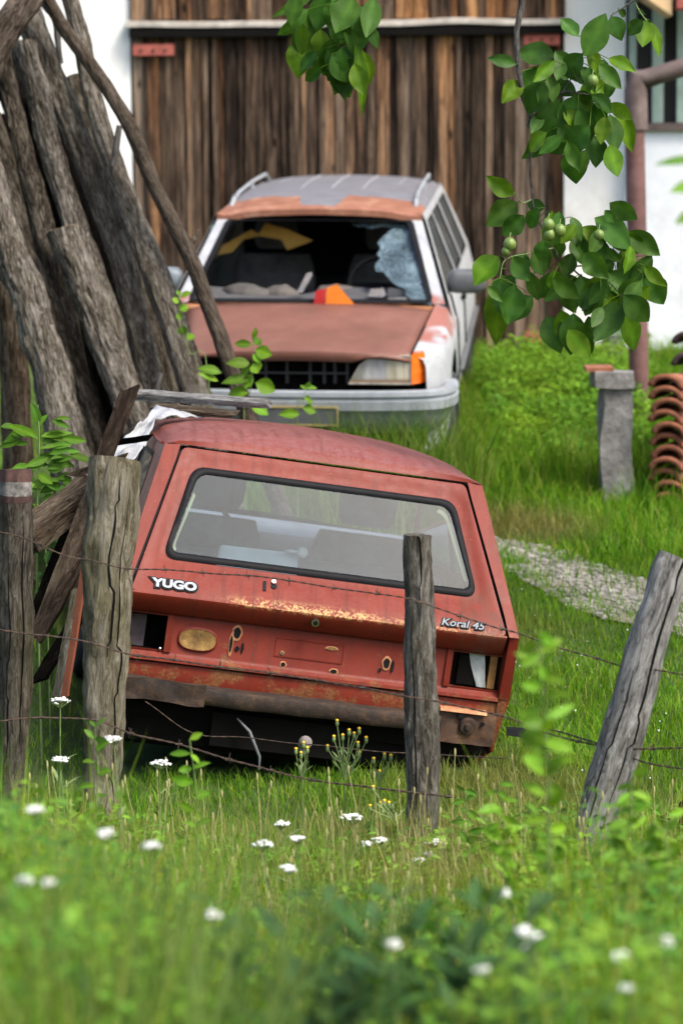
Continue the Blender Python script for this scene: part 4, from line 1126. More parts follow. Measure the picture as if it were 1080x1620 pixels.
# ------------------------------------------------------------------ logs and poles of the woodpile
def log(name, px, wd, D, mat, label, cat='log', cut=False, group='logs leaning in the woodpile', to_ground=True, amp=.13, seed=0, stubs=(), ridge=11, nseg=None):
    """px: photo points along the axis, wd: widths in photo pixels there, D: depth at both ends"""
    n = len(px); P3 = [at(x, y, lerp(D[0], D[1], i / (n - 1))) for i, (x, y) in enumerate(px)]
    W = [w_ / 2 / FPX * p.y * (.82 if group and 'woodpile' in group else 1) for w_, p in zip(wd, P3)]
    if to_ground:
        d = (P3[-1] - P3[-2]).normalized(); d.z = min(d.z, -.5); d.normalize()
        g = 0; q = P3[-1].copy()
        while q.z > gz(q.x, q.y) - .05 and g < 60: q = q + d * .06; g += 1
        if g > 1: P3.append(q); W.append(W[-1] * 1.05)
    k = 8
    PP = refine(P3, k); WW = [v.x for v in refine([Vector((w_, 0, 0)) for w_ in W], k)]
    PP = [p + Vector((noise.noise((i * .21, seed, 1)), noise.noise((i * .21, seed, 7)), 0)) * W[0] * .16 for i, p in enumerate(PP)]
    L = sum((PP[i + 1] - PP[i]).length for i in range(len(PP) - 1))
    # resample along the length
    m_ = nseg or max(16, int(L / .022)); QQ = []; QW = []
    acc = [0]
    for i in range(len(PP) - 1): acc.append(acc[-1] + (PP[i + 1] - PP[i]).length)
    j = 0
    for s_ in range(m_ + 1):
        t = acc[-1] * s_ / m_
        while j < len(acc) - 2 and acc[j + 1] < t: j += 1
        u = (t - acc[j]) / max(1e-6, acc[j + 1] - acc[j]); QQ.append(PP[j].lerp(PP[j + 1], u)); QW.append(lerp(WW[j], WW[j + 1], u))
    ax = (QQ[-1] - QQ[0]).normalized(); qt = ax.to_track_quat('Z', 'Y'); inv = qt.inverted(); o0 = QQ[0].copy()
    loc = [inv @ (q - o0) for q in QQ]
    tt = L
    def rf(u, th):
        c, s_ = math.cos(th), math.sin(th)
        r1 = noise.noise((c * ridge * .3, s_ * ridge * .3, u * tt * 1.6 + seed * 9)); r2 = noise.noise((c * 1.3, s_ * 1.3, u * tt * 2.2 + seed * 5))
        r3 = noise.noise((c * ridge * .75, s_ * ridge * .75, u * tt * 7 + seed * 3))
        r4 = noise.noise((c * ridge * 1.5, s_ * ridge * 1.5, u * tt * 14 + seed * 2)); return 1 + amp * (.7 * r1 + .4 * r2 + .95 * r3 + .85 * r4)
    m = MB(); m.tube(loc, QW, 40, None, True, rf)
    o = m.build(name, MT[mat], None, smooth=65)
    o.rotation_mode = 'QUATERNION'; o.rotation_quaternion = qt; o.location = o0
    tag(o, label, cat, group)
    if cut:
        m = MB(); r = QW[0]; n0 = 40; ring = [v.co.copy() for v in o.data.vertices[:n0]]
        c = sum(ring, Vector()) / n0; up = (loc[0] - loc[1]).normalized()
        rows = [[p + up * .002 for p in ring] + [ring[0] + up * .002]] + [[c + (p - c) * f + up * (.004 + .006 * noise.noise((i * .4, f * 3, seed))) for i, p in enumerate(ring)] + [c + (ring[0] - c) * f + up * .004] for f in (.9, .6, .3, .02)]
        m.grid(rows); m.build('cut_end', MT['cut'], o)
    for (u, ang, ln, rr) in stubs:
        i = int(u * m_); m = MB(); b = loc[i]; d = Vector((math.cos(ang), math.sin(ang), -.55)).normalized()
        m.tube([b + d * QW[i] * .6, b + d * (QW[i] + ln * .5), b + d * (QW[i] + ln) + Vector((0, 0, -.01))], [rr, rr * .8, rr * .5], 8); m.build('branch_stub', MT[mat], o, smooth=50)
    return o


LG = log
LG('log', [(28, -30), (60, 60), (105, 175), (150, 285), (195, 420), (228, 560), (248, 660)], [52, 50, 50, 50, 50, 50, 52], (13.75, 13.15), 'bark', 'long thick log running from the upper left corner down behind the red car', seed=1, stubs=[(.62, 2, .05, .016)])
LG('log', [(100, -40), (128, 60), (148, 160), (178, 255), (208, 340), (244, 430), (280, 530), (310, 628)], [30, 34, 36, 40, 46, 52, 54, 56], (13.6, 13.0), 'bark', 'rightmost thick log of the pile with pale flaking bark at its foot', seed=2, stubs=[(.55, -1.2, .07, .018)])
LG('pole', [(66, -20), (102, 45), (150, 112), (200, 190), (248, 300), (300, 405), (340, 512), (376, 612)], [24, 26, 26, 28, 29, 30, 30, 32], (13.3, 12.95), 'bark_pole', 'slender bare pole leaning across the grey car bonnet', 'pole', seed=3, amp=.09, stubs=[(.40, 0.6, .09, .016), (.58, 0.2, .05, .02), (.63, 2.6, .05, .018)])
LG('log', [(38, 68), (62, 160), (100, 300), (140, 410), (176, 520), (205, 640)], [46, 45, 44, 46, 50, 52], (13.5, 13.1), 'bark', 'cut log with a flat grey top in the upper left of the pile', seed=4, cut=True)
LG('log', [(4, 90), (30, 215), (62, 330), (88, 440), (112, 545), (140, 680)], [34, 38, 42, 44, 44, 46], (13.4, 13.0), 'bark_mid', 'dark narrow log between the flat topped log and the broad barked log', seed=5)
LG('log', [(98, 362), (128, 440), (160, 525), (192, 605), (222, 690)], [60, 58, 60, 62, 64], (13.0, 12.85), 'bark', 'short sawn log with a pale cut top in the middle of the pile', seed=6, cut=True, amp=.16)
LG('log', [(-30, 250), (6, 370), (40, 460), (72, 560), (95, 650), (112, 760)], [62, 66, 68, 72, 76, 80], (12.7, 12.55), 'bark', 'broad deeply barked log beside the green nettles', seed=7, amp=.16)
LG('log', [(28, 380), (70, 455), (105, 545), (138, 630), (165, 720)], [32, 34, 36, 36, 38], (13.1, 12.95), 'bark_mid', 'thin dark log right of the broad barked log', seed=8)
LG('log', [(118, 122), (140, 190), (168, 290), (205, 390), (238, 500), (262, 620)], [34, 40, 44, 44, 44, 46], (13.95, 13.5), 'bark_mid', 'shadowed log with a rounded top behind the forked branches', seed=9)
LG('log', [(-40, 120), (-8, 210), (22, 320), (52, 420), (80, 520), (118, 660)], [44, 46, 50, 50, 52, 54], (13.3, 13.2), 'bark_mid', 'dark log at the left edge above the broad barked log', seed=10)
LG('log', [(60, 150), (100, 260), (145, 380), (180, 500), (210, 620)], [36, 40, 42, 44, 46], (14.2, 13.7), 'bark_dark_and_shade', 'shade-coloured log deepest in the pile behind the flat topped log', seed=11)
LG('log', [(150, 240), (190, 350), (225, 460), (262, 580), (285, 660)], [34, 36, 36, 38, 38], (14.2, 13.6), 'bark_dark_and_shade', 'shade-coloured log seen between the two long logs', seed=12)
LG('log', [(-20, 40), (40, 190), (90, 330), (130, 470), (168, 620)], [64, 64, 66, 66, 66], (14.4, 13.9), 'bark_dark_and_shade', 'wide shade-coloured log filling the gap behind the flat topped log', seed=18)
LG('log', [(-10, 190), (50, 380), (100, 540), (150, 700)], [60, 62, 64, 66], (14.0, 13.4), 'bark_dark_and_shade', 'shade-coloured log behind the broad barked log', seed=19)
LG('log', [(150, 430), (185, 560), (205, 690)], [60, 62, 64], (14.3, 13.9), 'bark_dark_and_shade', 'lowest shade-coloured log glimpsed behind the sawn log', seed=20)
LG('tree_trunk', [(4, 425), (10, 470), (22, 560), (26, 690), (28, 800)], [44, 46, 46, 48, 50], (12.95, 12.95), 'plank', 'smooth pale brown trunk standing at the left edge behind the painted post', 'trunk', seed=13, amp=.05, group=None)
LG('branch', [(62, -40), (44, 0), (20, 30), (-6, 75), (-40, 150)], [44, 46, 44, 46, 46], (13.2, 13.0), 'bark_pole', 'crooked branch crossing the top left corner in front of the logs', 'branch', seed=14, group=None, amp=.2, to_ground=False)
LG('branch', [(60, -30), (70, 5), (88, 30), (92, 70), (97, 100)], [14, 13, 12, 9, 6], (13.5, 13.5), 'twig', 'thin forked twig against the white wall at the top left', 'twig', seed=15, group=None, to_ground=False, amp=.1)
LG('branch', [(180, 262), (184, 230), (189, 198)], [12, 11, 9], (13.1, 13.1), 'twig', 'short upright broken twig on the rightmost thick log', 'twig', seed=16, group=None, to_ground=False, amp=.1)
LG('branch', [(244, 640), (249, 615), (254, 590)], [10, 9, 8], (12.7, 12.7), 'twig', 'small grey twig standing up behind the planks on the red car', 'twig', seed=17, group=None, to_ground=False, amp=.1)

# ------------------------------------------------------------------ boards by the red car
def board(name, a, b, D, wpx, th, mat, label, group='broken boards by the red car', twist=.3, taper=1.0, seed=0):
    p, q = at(*a, D[0]), at(*b, D[1]); L = (q - p).length; wd = wpx / FPX * D[0]
    ax = (q - p).normalized(); qt = ax.to_track_quat('Z', 'Y'); view = qt.inverted() @ Vector((0, -1, .15)); ang = math.atan2(view.y, view.x) + twist
    u = Vector((math.cos(ang), math.sin(ang), 0)); s_ = Vector((-u.y, u.x, 0)); m = MB(); rows = []
    K = max(8, int(L / .04))
    for k in range(K + 1):
        t = k / K; z = t * L; hw = wd / 2 * lerp(1, taper, t) * (1 + .10 * noise.noise((t * 4, seed, 0))); h2 = th / 2 * (1 + .15 * noise.noise((t * 5, seed, 4)))
        off = s_ * .05 * wd * noise.noise((t * 3, seed, 8)) + u * .012 * noise.noise((t * 2, seed, 2))
        jag = (rnd.uniform(-.03, .03) if k in (0, K) else 0)
        ring = []
        for c in ((-1, -1), (-.3, -1.06), (.35, -.97), (1, -1), (1, 1), (.2, 1.05), (-1, 1)):
            ring.append(off + s_ * hw * c[0] + u * h2 * -c[1] + Vector((0, 0, z + jag * c[0])))
        rows.append(ring + [ring[0]])
    m.grid(rows); m.add(rows[0][:-1], [tuple(range(6, -1, -1))]); m.add(rows[-1][:-1], [tuple(range(7))])
    o = m.build(name, MT[mat], None, smooth=25); o.rotation_mode = 'QUATERNION'; o.rotation_quaternion = qt; o.location = p
    return tag(o, label, 'board', group)


board('plank', (206, 624), (426, 638), (10.9, 10.75), 12, .05, 'post_grey', 'grey plank with a splintered end lying across the red car roof', taper=.75, seed=1, twist=.5)
board('plank', (240, 645), (372, 655), (10.8, 10.7), 11, .05, 'plank', 'shorter brown plank under the splintered plank on the red roof', taper=.5, seed=2, twist=.5)
board('plank', (205, 615), (148, 770), (9.75, 9.7), 26, .022, 'plank_red', 'upper half of a thin brown board rising above the mossy post', seed=3)
board('plank', (150, 770), (58, 1010), (9.75, 9.65), 24, .022, 'plank', 'long grey brown board slanting down behind the mossy post', seed=4)
board('beam', (148, 772), (34, 858), (9.9, 9.7), 44, .10, 'plank', 'thick split beam wedged between the painted post and the boards', seed=5, twist=.75)
board('plank', (140, 868), (58, 1008), (9.55, 9.5), 22, .03, 'plank_red', 'dark splintered board lowest in the bundle with a pale edge', seed=6)
board('plank', (112, 840), (52, 985), (9.9, 9.85), 24, .03, 'bark_dark_and_shade', 'black board at the back of the bundle', seed=7)
board('plank', (133, 960), (62, 1078), (9.75, 9.7), 20, .03, 'bark_dark_and_shade', 'short dark board under the splintered board', seed=8)
board('lath', (122, 930), (90, 1105), (9.5, 9.45), 15, .02, 'post_moss', 'narrow yellowish lath beside the orange lath', seed=9)
MT['orange_wood'] = plain('orange_red_paint', (.22, .062, .028), .7, .25, 15)
board('lath', (133, 905), (102, 1108), (9.42, 9.4), 10, .02, 'orange_wood', 'thin orange painted lath next to the mossy post', seed=10)
board('lath', (112, 752), (200, 722), (9.9, 9.9), 9, .02, 'plank', 'pale thin lath sticking out left behind the mossy post', seed=11)
board('stick', (186, 700), (238, 692), (10.05, 10.0), 9, .015, 'bark_dark_and_shade', 'black flat stick lying on the white sheet', seed=12)
# white sheet between the boards and the roof
sh_px = [[(176, 722), (186, 724), (206, 722), (225, 712)], [(182, 706), (196, 712), (216, 704), (234, 690)], [(188, 702), (210, 700), (228, 688), (242, 672)], [(218, 670), (228, 672), (238, 664), (250, 656)], [(236, 654), (246, 655), (262, 656), (290, 658)], [(245, 645), (262, 646), (292, 650), (345, 657)]]
rows = []
for i, r in enumerate(sh_px): rows.append([at(x, y, 10.25 + .1 * i + .04 * math.sin(j * 2.3 + i * 1.7)) for j, (x, y) in enumerate(r)])
rows = refine2(rows, 5, 5)
c0 = rows[0][0].copy(); m = MB(); m.grid([[p - c0 + Vector((0, .04 * noise.noise(p * 12), .03 * noise.noise(p * 15 + Vector((5, 0, 0))))) for p in r] for r in rows])
tag(m.build('plastic_sheet', MT['white'], None, loc=c0, smooth=70, solid=.004), 'crumpled white plastic sheet tucked over the left edge of the red roof', 'sheet')

# ------------------------------------------------------------------ fence posts and wire
def post(px, wd, D, mat, label, seed, extra=None, amp=.10):
    n = len(px); o = log('fence_post', px, wd, D, mat, label, 'fence post', False, 'wooden posts of the wire fence', True, amp, seed, (), 9)
    return o


p1 = post([(24, 742), (24, 860), (26, 1000), (22, 1120), (18, 1235)], [52, 54, 54, 52, 50], (9.0, 9.0), 'post_dark', 'leftmost fence post with a red and white painted band near its top', 21)
# painted band
loc_top = p1.location
m = MB()
vs = [v.co.copy() for v in p1.data.vertices]; nr = len(vs) // 40
bands = {}
for i in range(nr - 1):
    zc = (p1.matrix_basis @ vs[i * 40]).z - at(24, 742, 9).z
    s_ = -zc / 9 * FPX
    key = 'r' if -5 < s_ < 18 or 34 < s_ < 50 else ('w' if 18 <= s_ <= 34 else None)
    if key: bands.setdefault(key, []).append(i)
for key, mat, nm in (('r', plain('flaking_dark_red_paint', (.05, .022, .017), .85, .7, 30), 'red_band'), ('w', plain('flaking_white_paint', (.13, .12, .11), .85, .8, 40), 'white_band')):
    m = MB()
    for i in bands.get(key, []):
        for k in range(40):
            q = [vs[i * 40 + k], vs[i * 40 + (k + 1) % 40], vs[(i + 1) * 40 + (k + 1) % 40], vs[(i + 1) * 40 + k]]
            c = Vector((0, 0, q[0].z)); q = [Vector((p.x * 1.02, p.y * 1.02, p.z)) for p in q]
            m.quad(*q)
    if m.v: m.build(nm, mat, p1, smooth=65, weld=True)
p2 = post([(183, 728), (176, 830), (170, 950), (165, 1080), (164, 1200), (166, 1285)], [78, 82, 76, 70, 58, 48], (9.15, 9.0), 'post_moss', 'thick pale mossy fence post with a blunt cracked top', 22, amp=.12)
p3 = post([(660, 846), (662, 930), (664, 1040), (668, 1160), (670, 1260), (668, 1345)], [44, 47, 50, 54, 52, 46], (8.75, 8.7), 'post', 'fence post with a split top standing in front of the red tailgate', 23, amp=.13)
p4 = post([(1066, 882), (1040, 965), (1005, 1090), (968, 1215), (925, 1350)], [54, 60, 66, 68, 56], (8.3, 8.2), 'post_grey', 'silvery grey fence post leaning to the right beside the grass bank', 24, amp=.08)
# splits in the posts: dark wedge grooves
def split(o, ang, u0, u1, wd):
    vs = [v.co.copy() for v in o.data.vertices]; nr = len(vs) // 40
    inv = o.rotation_quaternion.inverted(); d = inv @ Vector((math.sin(ang), -math.cos(ang), 0)); k = max(range(40), key=lambda q: (vs[q] - sum(vs[:40], Vector()) / 40).normalized().dot(d))
    m = MB(); a = []
    for i in range(int(nr * u0), int(nr * u1)):
        t = (i / nr - u0) / (u1 - u0); kk = int(k + 1.3 * noise.noise((i * .1, ang, 2)))
        p = vs[i * 40 + kk % 40]; q = vs[i * 40 + (kk + 1) % 40]; c = sum(vs[i * 40:(i + 1) * 40], Vector()) / 40
        s_ = (q - p).normalized() * wd * (1 - abs(2 * t - 1) ** 3 if u0 > .02 else 1 - t ** 2); r = (p - c).normalized() * .003
        a.append([p - s_ + r * .4, p + r, p + s_ + r * .4])
    m.grid(a); m.build('crack', MT['dark'], o)


split(p3, .0, 0.0, .22, .0045); split(p3, -.5, .3, .8, .003); split(p2, .1, .03, .5, .005); split(p2, .7, .1, .9, .0035); split(p4, .25, 0.0, .8, .005); split(p4, -.6, .3, .9, .0035); split(p1, .5, .1, .7, .0035); split(p1, -.4, .2, .9, .003)


def wire(pts, D, label, rad=.0018, barbs=True, gap=.16, name='barbed_wire', mat='wire'):
    P3 = [at(x, y, d) for (x, y), d in zip(pts, D)]; PP = refine(P3, 14); c0 = PP[0].copy(); m = MB()
    L = [0]
    for i in range(len(PP) - 1): L.append(L[-1] + (PP[i + 1] - PP[i]).length)
    N = int(L[-1] / .012); pa = []; pb = []; j = 0; nxt = .06
    for s_ in range(N + 1):
        t = L[-1] * s_ / N
        while j < len(L) - 2 and L[j + 1] < t: j += 1
        p = PP[j].lerp(PP[j + 1], (t - L[j]) / max(1e-6, L[j + 1] - L[j])) - c0
        p = p + Vector((0, .004 * noise.noise((t * 6, 3, 0)), .006 * noise.noise((t * 5, 0, 0))))
        a = t * 90; v = Vector((0, math.cos(a), math.sin(a))) * rad * .8
        pa.append(p + v); pb.append(p - v)
        if barbs and t > nxt:
            nxt = t + gap * rnd.uniform(.85, 1.15)
            m.tube([p - Vector((.012, 0, 0)), p + Vector((.012, 0, 0))], rad * 2.1, 6)
            for q in range(4):
                an = rnd.uniform(0, 6.28) if q else 1.3; d = Vector((rnd.uniform(-.5, .5), math.cos(an) * .6, math.sin(an))).normalized()
                m.tube([p - d * .006, p + d * rnd.uniform(.016, .024)], [rad * .8, rad * .35], 5)
    m.tube(pa, rad, 5); m.tube(pb, rad, 5)
    return tag(m.build(name, MT[mat], None, loc=c0, smooth=60), label, 'wire', 'strands of the barbed wire fence')


fd = 8.86
wire([(-40, 838), (10, 845), (48, 855), (110, 880), (150, 888), (205, 900), (300, 904), (430, 915), (560, 935), (640, 946), (690, 962), (780, 992), (820, 1002), (900, 1030), (1000, 1058), (1035, 1060), (1110, 1072)], [8.92, 8.93, 8.9, 8.95, 8.98, 8.98, 8.9, 8.8, 8.7, 8.64, 8.62, 8.55, 8.5, 8.4, 8.28, 8.2, 8.1], 'top strand of barbed wire crossing just under the rear window of the red car')
wire([(-40, 992), (30, 1002), (90, 1006), (140, 1016), (210, 1036), (330, 1052), (460, 1070), (560, 1086), (640, 1102), (700, 1112), (800, 1135), (860, 1158), (950, 1182), (1010, 1185), (1110, 1182)], [8.9, 8.9, 8.92, 8.94, 8.95, 8.85, 8.8, 8.7, 8.62, 8.6, 8.5, 8.45, 8.3, 8.16, 8.0], 'middle strand of barbed wire crossing the lower red panel', .0021)
wire([(-40, 1150), (60, 1135), (150, 1140), (215, 1163), (300, 1183), (400, 1212), (480, 1232), (560, 1243), (650, 1254), (720, 1262)], [8.9, 8.9, 8.92, 8.94, 8.9, 8.82, 8.78, 8.7, 8.62, 8.58], 'lowest rusty strand of barbed wire in the dark under the red car', .0023)
wire([(850, 1150), (905, 1165), (960, 1180), (1015, 1205), (1110, 1222)], [8.5, 8.42, 8.28, 8.16, 8.0], 'loose wire end tied to the leaning grey post', .0022, False)
wire([(230, 1110), (300, 1158), (380, 1166), (500, 1180), (650, 1192), (800, 1200)], [9.2, 9.2, 9.2, 9.15, 9.1, 9.0], 'thin smooth wire hanging under the rusty bumper', .0014, False)

# fallen log at the right edge and the old stone pillar, tiles
log('log', [(1105, 1285), (1060, 1312), (1018, 1345)], [58, 52, 44], (8.6, 8.6), 'bark_dark_and_shade', 'mossy fallen log lying in the weeds at the lower right edge', seed=31, group=None, to_ground=False, amp=.2)
SPY = 14.4
sp = empty('stone_pillar', Vector((at(970, 770, SPY).x, SPY, gz(1.5, SPY))), 'old grey stone gate pillar topped by a broken slab beside the weeds', 'pillar')
m = MB(); x0, x1 = at(948, 700, SPY).x, at(996, 700, SPY).x; zt, zb = at(970, 612, SPY).z, gz(1.5, SPY) - .15
zm = at(970, 705, SPY).z
def rough_block(m, x0, x1, y0, y1, z0, z1, amp=.018, seed=0):
    K = 8
    def f(p): return p + Vector((noise.noise(p * 4 + Vector((seed, 0, 0))), noise.noise(p * 4 + Vector((0, seed, 3))), noise.noise(p * 4 + Vector((7, seed, 0))))) * amp
    def face(a, b, c, d): m.grid([[f(a.lerp(b, i / K).lerp(d.lerp(c, i / K), j / K)) for i in range(K + 1)] for j in range(K + 1)])
    v = [Vector(p) for p in ((x0, y0, z0), (x1, y0, z0), (x1, y1, z0), (x0, y1, z0), (x0, y0, z1), (x1, y0, z1), (x1, y1, z1), (x0, y1, z1))]
    for q in ((0, 1, 5, 4), (1, 2, 6, 5), (2, 3, 7, 6), (3, 0, 4, 7), (4, 5, 6, 7)): face(*[v[k] for k in q])
rough_block(m, x0 + .005, x1, SPY - .12, SPY + .16, zb, zt, .028, 1)
m.v = [rel(p, sp.location) for p in m.v]; m.build('shaft', MT['stone'], sp, smooth=50, weld=True)
m = MB(); rough_block(m, at(936, 600, SPY).x, at(996, 600, SPY).x, SPY - .15, SPY + .2, zt + .004, at(0, 596, SPY).z, .026, 9); m.v = [rel(p, sp.location) for p in m.v]; m.build('cap_slab', MT['stone'], sp, smooth=50, weld=True)
m = MB(); rough_block(m, at(925, 588, SPY).x, at(968, 588, SPY).x, SPY - .1, SPY + .1, at(0, 594, SPY).z + .003, at(0, 587, SPY).z, .01, 3); c = Vector((at(940, 585, SPY).x, SPY, at(0, 586, SPY).z)); m.v = [rel(p, c) for p in m.v]
tag(m.build('brick_shard', MT['tile'], None, loc=c, smooth=50, weld=True), 'flat terracotta shard lying on the stone pillar slab', 'brick')
m = MB(); rough_block(m, at(958, 560, 18.6).x, at(984, 560, 18.6).x, 18.5, 18.7, .9, at(0, 538, 18.6).z, .05, 13); c = Vector((at(970, 580, 18.6).x, 18.6, .9)); m.v = [rel(p, c) for p in m.v]
tag(m.build('leaning_slab', MT['stone'], None, loc=c, smooth=50, weld=True), 'broken grey stone slab leaning at the foot of the white barn wall', 'stone slab')

TY = 14.3
def tile_mesh():
    m = MB(); L, wd, r = .40, .205, .085; rows = []
    for j in range(9):
        y = L * j / 8; row = []
        for k in range(21):
            u = k / 20; x = (u - .5) * wd; z = .082 * math.sqrt(max(0, 1 - (1.98 * (u - .5)) ** 2))
            row.append(Vector((x, y, z)))
        rows.append(row)
    m.grid(rows); return m
zbase = gz(1.78, TY)
tl = ['bottom', 'second lowest', 'third lowest', 'fourth lowest', 'fifth lowest', 'middle', 'fifth highest', 'fourth highest', 'third highest', 'second highest', 'topmost']
tx = at(1049, 700, TY).x
proto = None
ztop = at(0, 598, TY).z
stp = (ztop - zbase - .07) / 10
for k in range(11):
    lab = f'curved terracotta roof tile, {tl[k]} of the front stack by the porch post'
    if proto is None: proto = tile_mesh().build('roof_tile', MT['tile'], None, smooth=50, solid=.03); o = proto
    else: o = proto.copy(); COL.objects.link(o)
    o.location = (tx + rnd.uniform(-.012, .012), TY - .15 + rnd.uniform(-.02, .02), zbase - .01 + stp * k); o.rotation_euler = (R(rnd.uniform(-4, 2)), R(rnd.uniform(-7, 8)), R(rnd.uniform(-24, -18)))
    tag(o, lab, 'roof tile', 'stacked roof tiles')
lab2 = ['bottom', 'second lowest', 'third lowest', 'fourth lowest', 'fourth highest', 'third highest', 'second highest', 'topmost']
dk = m_rust('sooty_tile', (.012, .009, .008), (.05, .03, .022), (.16, .085, .055))
dmesh = proto.data.copy(); dmesh.materials.clear(); dmesh.materials.append(dk)
step2 = (at(0, 520, TY + .5).z - gz(1.95, TY + .5) - .1) / 7
for k in range(8):
    o = proto.copy(); COL.objects.link(o)
    if k > 3: o.data = dmesh
    o.location = (at(1084, 600, TY + .5).x + rnd.uniform(-.02, .02), TY + .36, gz(1.95, TY + .5) - .02 + step2 * k); o.rotation_euler = (R(rnd.uniform(-3, 3)), R(rnd.uniform(-5, 5)), R(-22 + rnd.uniform(-5, 5)))
    tag(o, f'weathered roof tile at the right edge, {lab2[k]} of the taller rear stack', 'roof tile', 'stacked roof tiles')

# ------------------------------------------------------------------ leaves
def leaf3(mb, b, t, wd, nrm, col, fold=.25, droop=.12, n=6, tipf=.55, wav=.0, rib=1.35):
    """one leaf from base b to tip t, wd wide, folded along the midrib"""
    ax = t - b; L = ax.length
    if L < 1e-5: return
    ax.normalize(); s_ = ax.cross(nrm)
    if s_.length < 1e-3: s_ = ax.cross(Vector((.3, .8, .5)))
    s_.normalize(); nn = s_.cross(ax); rows = []
    ph = rnd.uniform(0, 6)
    for i in range(n + 1):
        u = i / n; hw = wd / 2 * (1.05 * math.sin(math.pi * u ** .92) ** .8 * (1 - .25 * u ** 4) if 0 < u < 1 else .02)
        c = b + ax * (L * u) - nn * (droop * L * (u * u - u * .6)) 
        up = nn * (hw * fold * (1 + wav * math.sin(u * 14 + ph)))
        rows.append([c - s_ * hw + up, c - s_ * hw * .5 + up * .4, c, c + s_ * hw * .5 + up * .4, c + s_ * hw + up * (1 - wav * math.sin(u * 11 + ph))])
    k0 = len(mb.c); mb.grid(rows, col)
    if rib:
        for i in range(n + 1): mb.c[k0 + i * 5 + 2] = tuple(min(3, q * rib) for q in col)


def jcol(a, v=.25): k = rnd.uniform(1 - v, 1 + v); return (a[0] * k * rnd.uniform(.9, 1.15), a[1] * k, a[2] * k * rnd.uniform(.8, 1.2))


# ------------------------------------------------------------------ the walnut tree (trunk outside the picture on the right)
WT = Vector((3.3, 10.6, gz(3.3, 10.6)))
tree = empty('walnut_tree', WT, 'walnut tree reaching in from the top right with drooping leafy twigs and green nuts', 'tree')
TWIG = []
def tb(name, pts, rad, mat='twig', n=10, wob=.0):
    PP = refine(pts, 6); TWIG.extend(PP); RR = [v.x for v in refine([Vector((r, 0, 0)) for r in rad], 6)]
    PP = [rel(p, WT) + Vector((noise.noise((i * .5, 1, 2)), noise.noise((i * .5, 5, 2)), 0)) * wob for i, p in enumerate(PP)]
    m = MB(); m.tube(PP, [max(.001, r) for r in RR], n); return m.build(name, MT[mat], tree, smooth=60)
tb('trunk', [(3.3, 10.6, -.2), (3.25, 10.6, 1.4), (3.1, 10.6, 2.6), (2.7, 10.65, 3.5)], [.24, .19, .17, .14], 'bark', 20)
q0 = at(827, -60, 10.1)
tb('limb', [(2.7, 10.65, 3.5), (1.9, 10.7, 3.85), (1.2, 10.5, 3.75), (q0.x, 10.1, q0.z), at(825, 0, 10.1), at(817, 55, 10.1), at(820, 105, 10.1), at(827, 150, 10.1), at(840, 186, 10.1), at(842, 212, 10.1), at(838, 252, 10.1), at(842, 315, 10.1), at(850, 345, 10.1), at(876, 392, 10.1), at(900, 420, 10.1), at(985, 412, 10.08)],
   [.13, .09, .05, .016, .0125, .012, .011, .010, .011, .008, .0055, .005, .004, .004, .0035, .002], wob=.004)
tb('limb', [(2.7, 10.65, 3.5), (1.9, 10.9, 4.3), (.8, 11.0, 4.1), (.25, 10.7, 3.75), at(548, -50, 10.5), at(545, 40, 10.5), at(560, 90, 10.5)], [.11, .08, .05, .025, .008, .006, .003], wob=.004)
tb('twig', [at(840, 186, 10.1), at(835, 198, 10.1), at(850, 210, 10.08), at(858, 225, 10.06)], [.006, .005, .004, .002])
tb('twig', [at(842, 185, 10.1), at(870, 160, 10.08), at(890, 145, 10.06), at(915, 147, 10.05), at(937, 150, 10.05)], [.007, .006, .005, .004, .002])
tb('twig', [at(890, 145, 10.06), at(905, 120, 10.06), at(920, 90, 10.06), at(930, 60, 10.06)], [.004, .003, .0025, .002])
tb('twig', [(1.9, 10.7, 3.85), at(1060, -40, 10.0), at(1002, 0, 10.0), at(975, 18, 10.0), at(965, 25, 10.0)], [.03, .012, .004, .003, .002], 'twig')
tb('twig', [at(1002, 0, 10.0), at(1012, 18, 10.0), at(1022, 32, 10.0)], [.003, .0025, .002], 'stem')
tb('twig', [at(842, 315, 10.1), at(825, 320, 10.08), at(815, 305, 10.06)], [.003, .0025, .002], 'stem')
tb('twig', [at(876, 392, 10.1), at(840, 400, 10.08), at(800, 410, 10.06), at(790, 440, 10.04)], [.004, .003, .0025, .002], 'stem')
tb('twig', [at(900, 420, 10.1), at(925, 440, 10.08), at(960, 445, 10.06), at(985, 470, 10.04)], [.004, .0035, .003, .002])
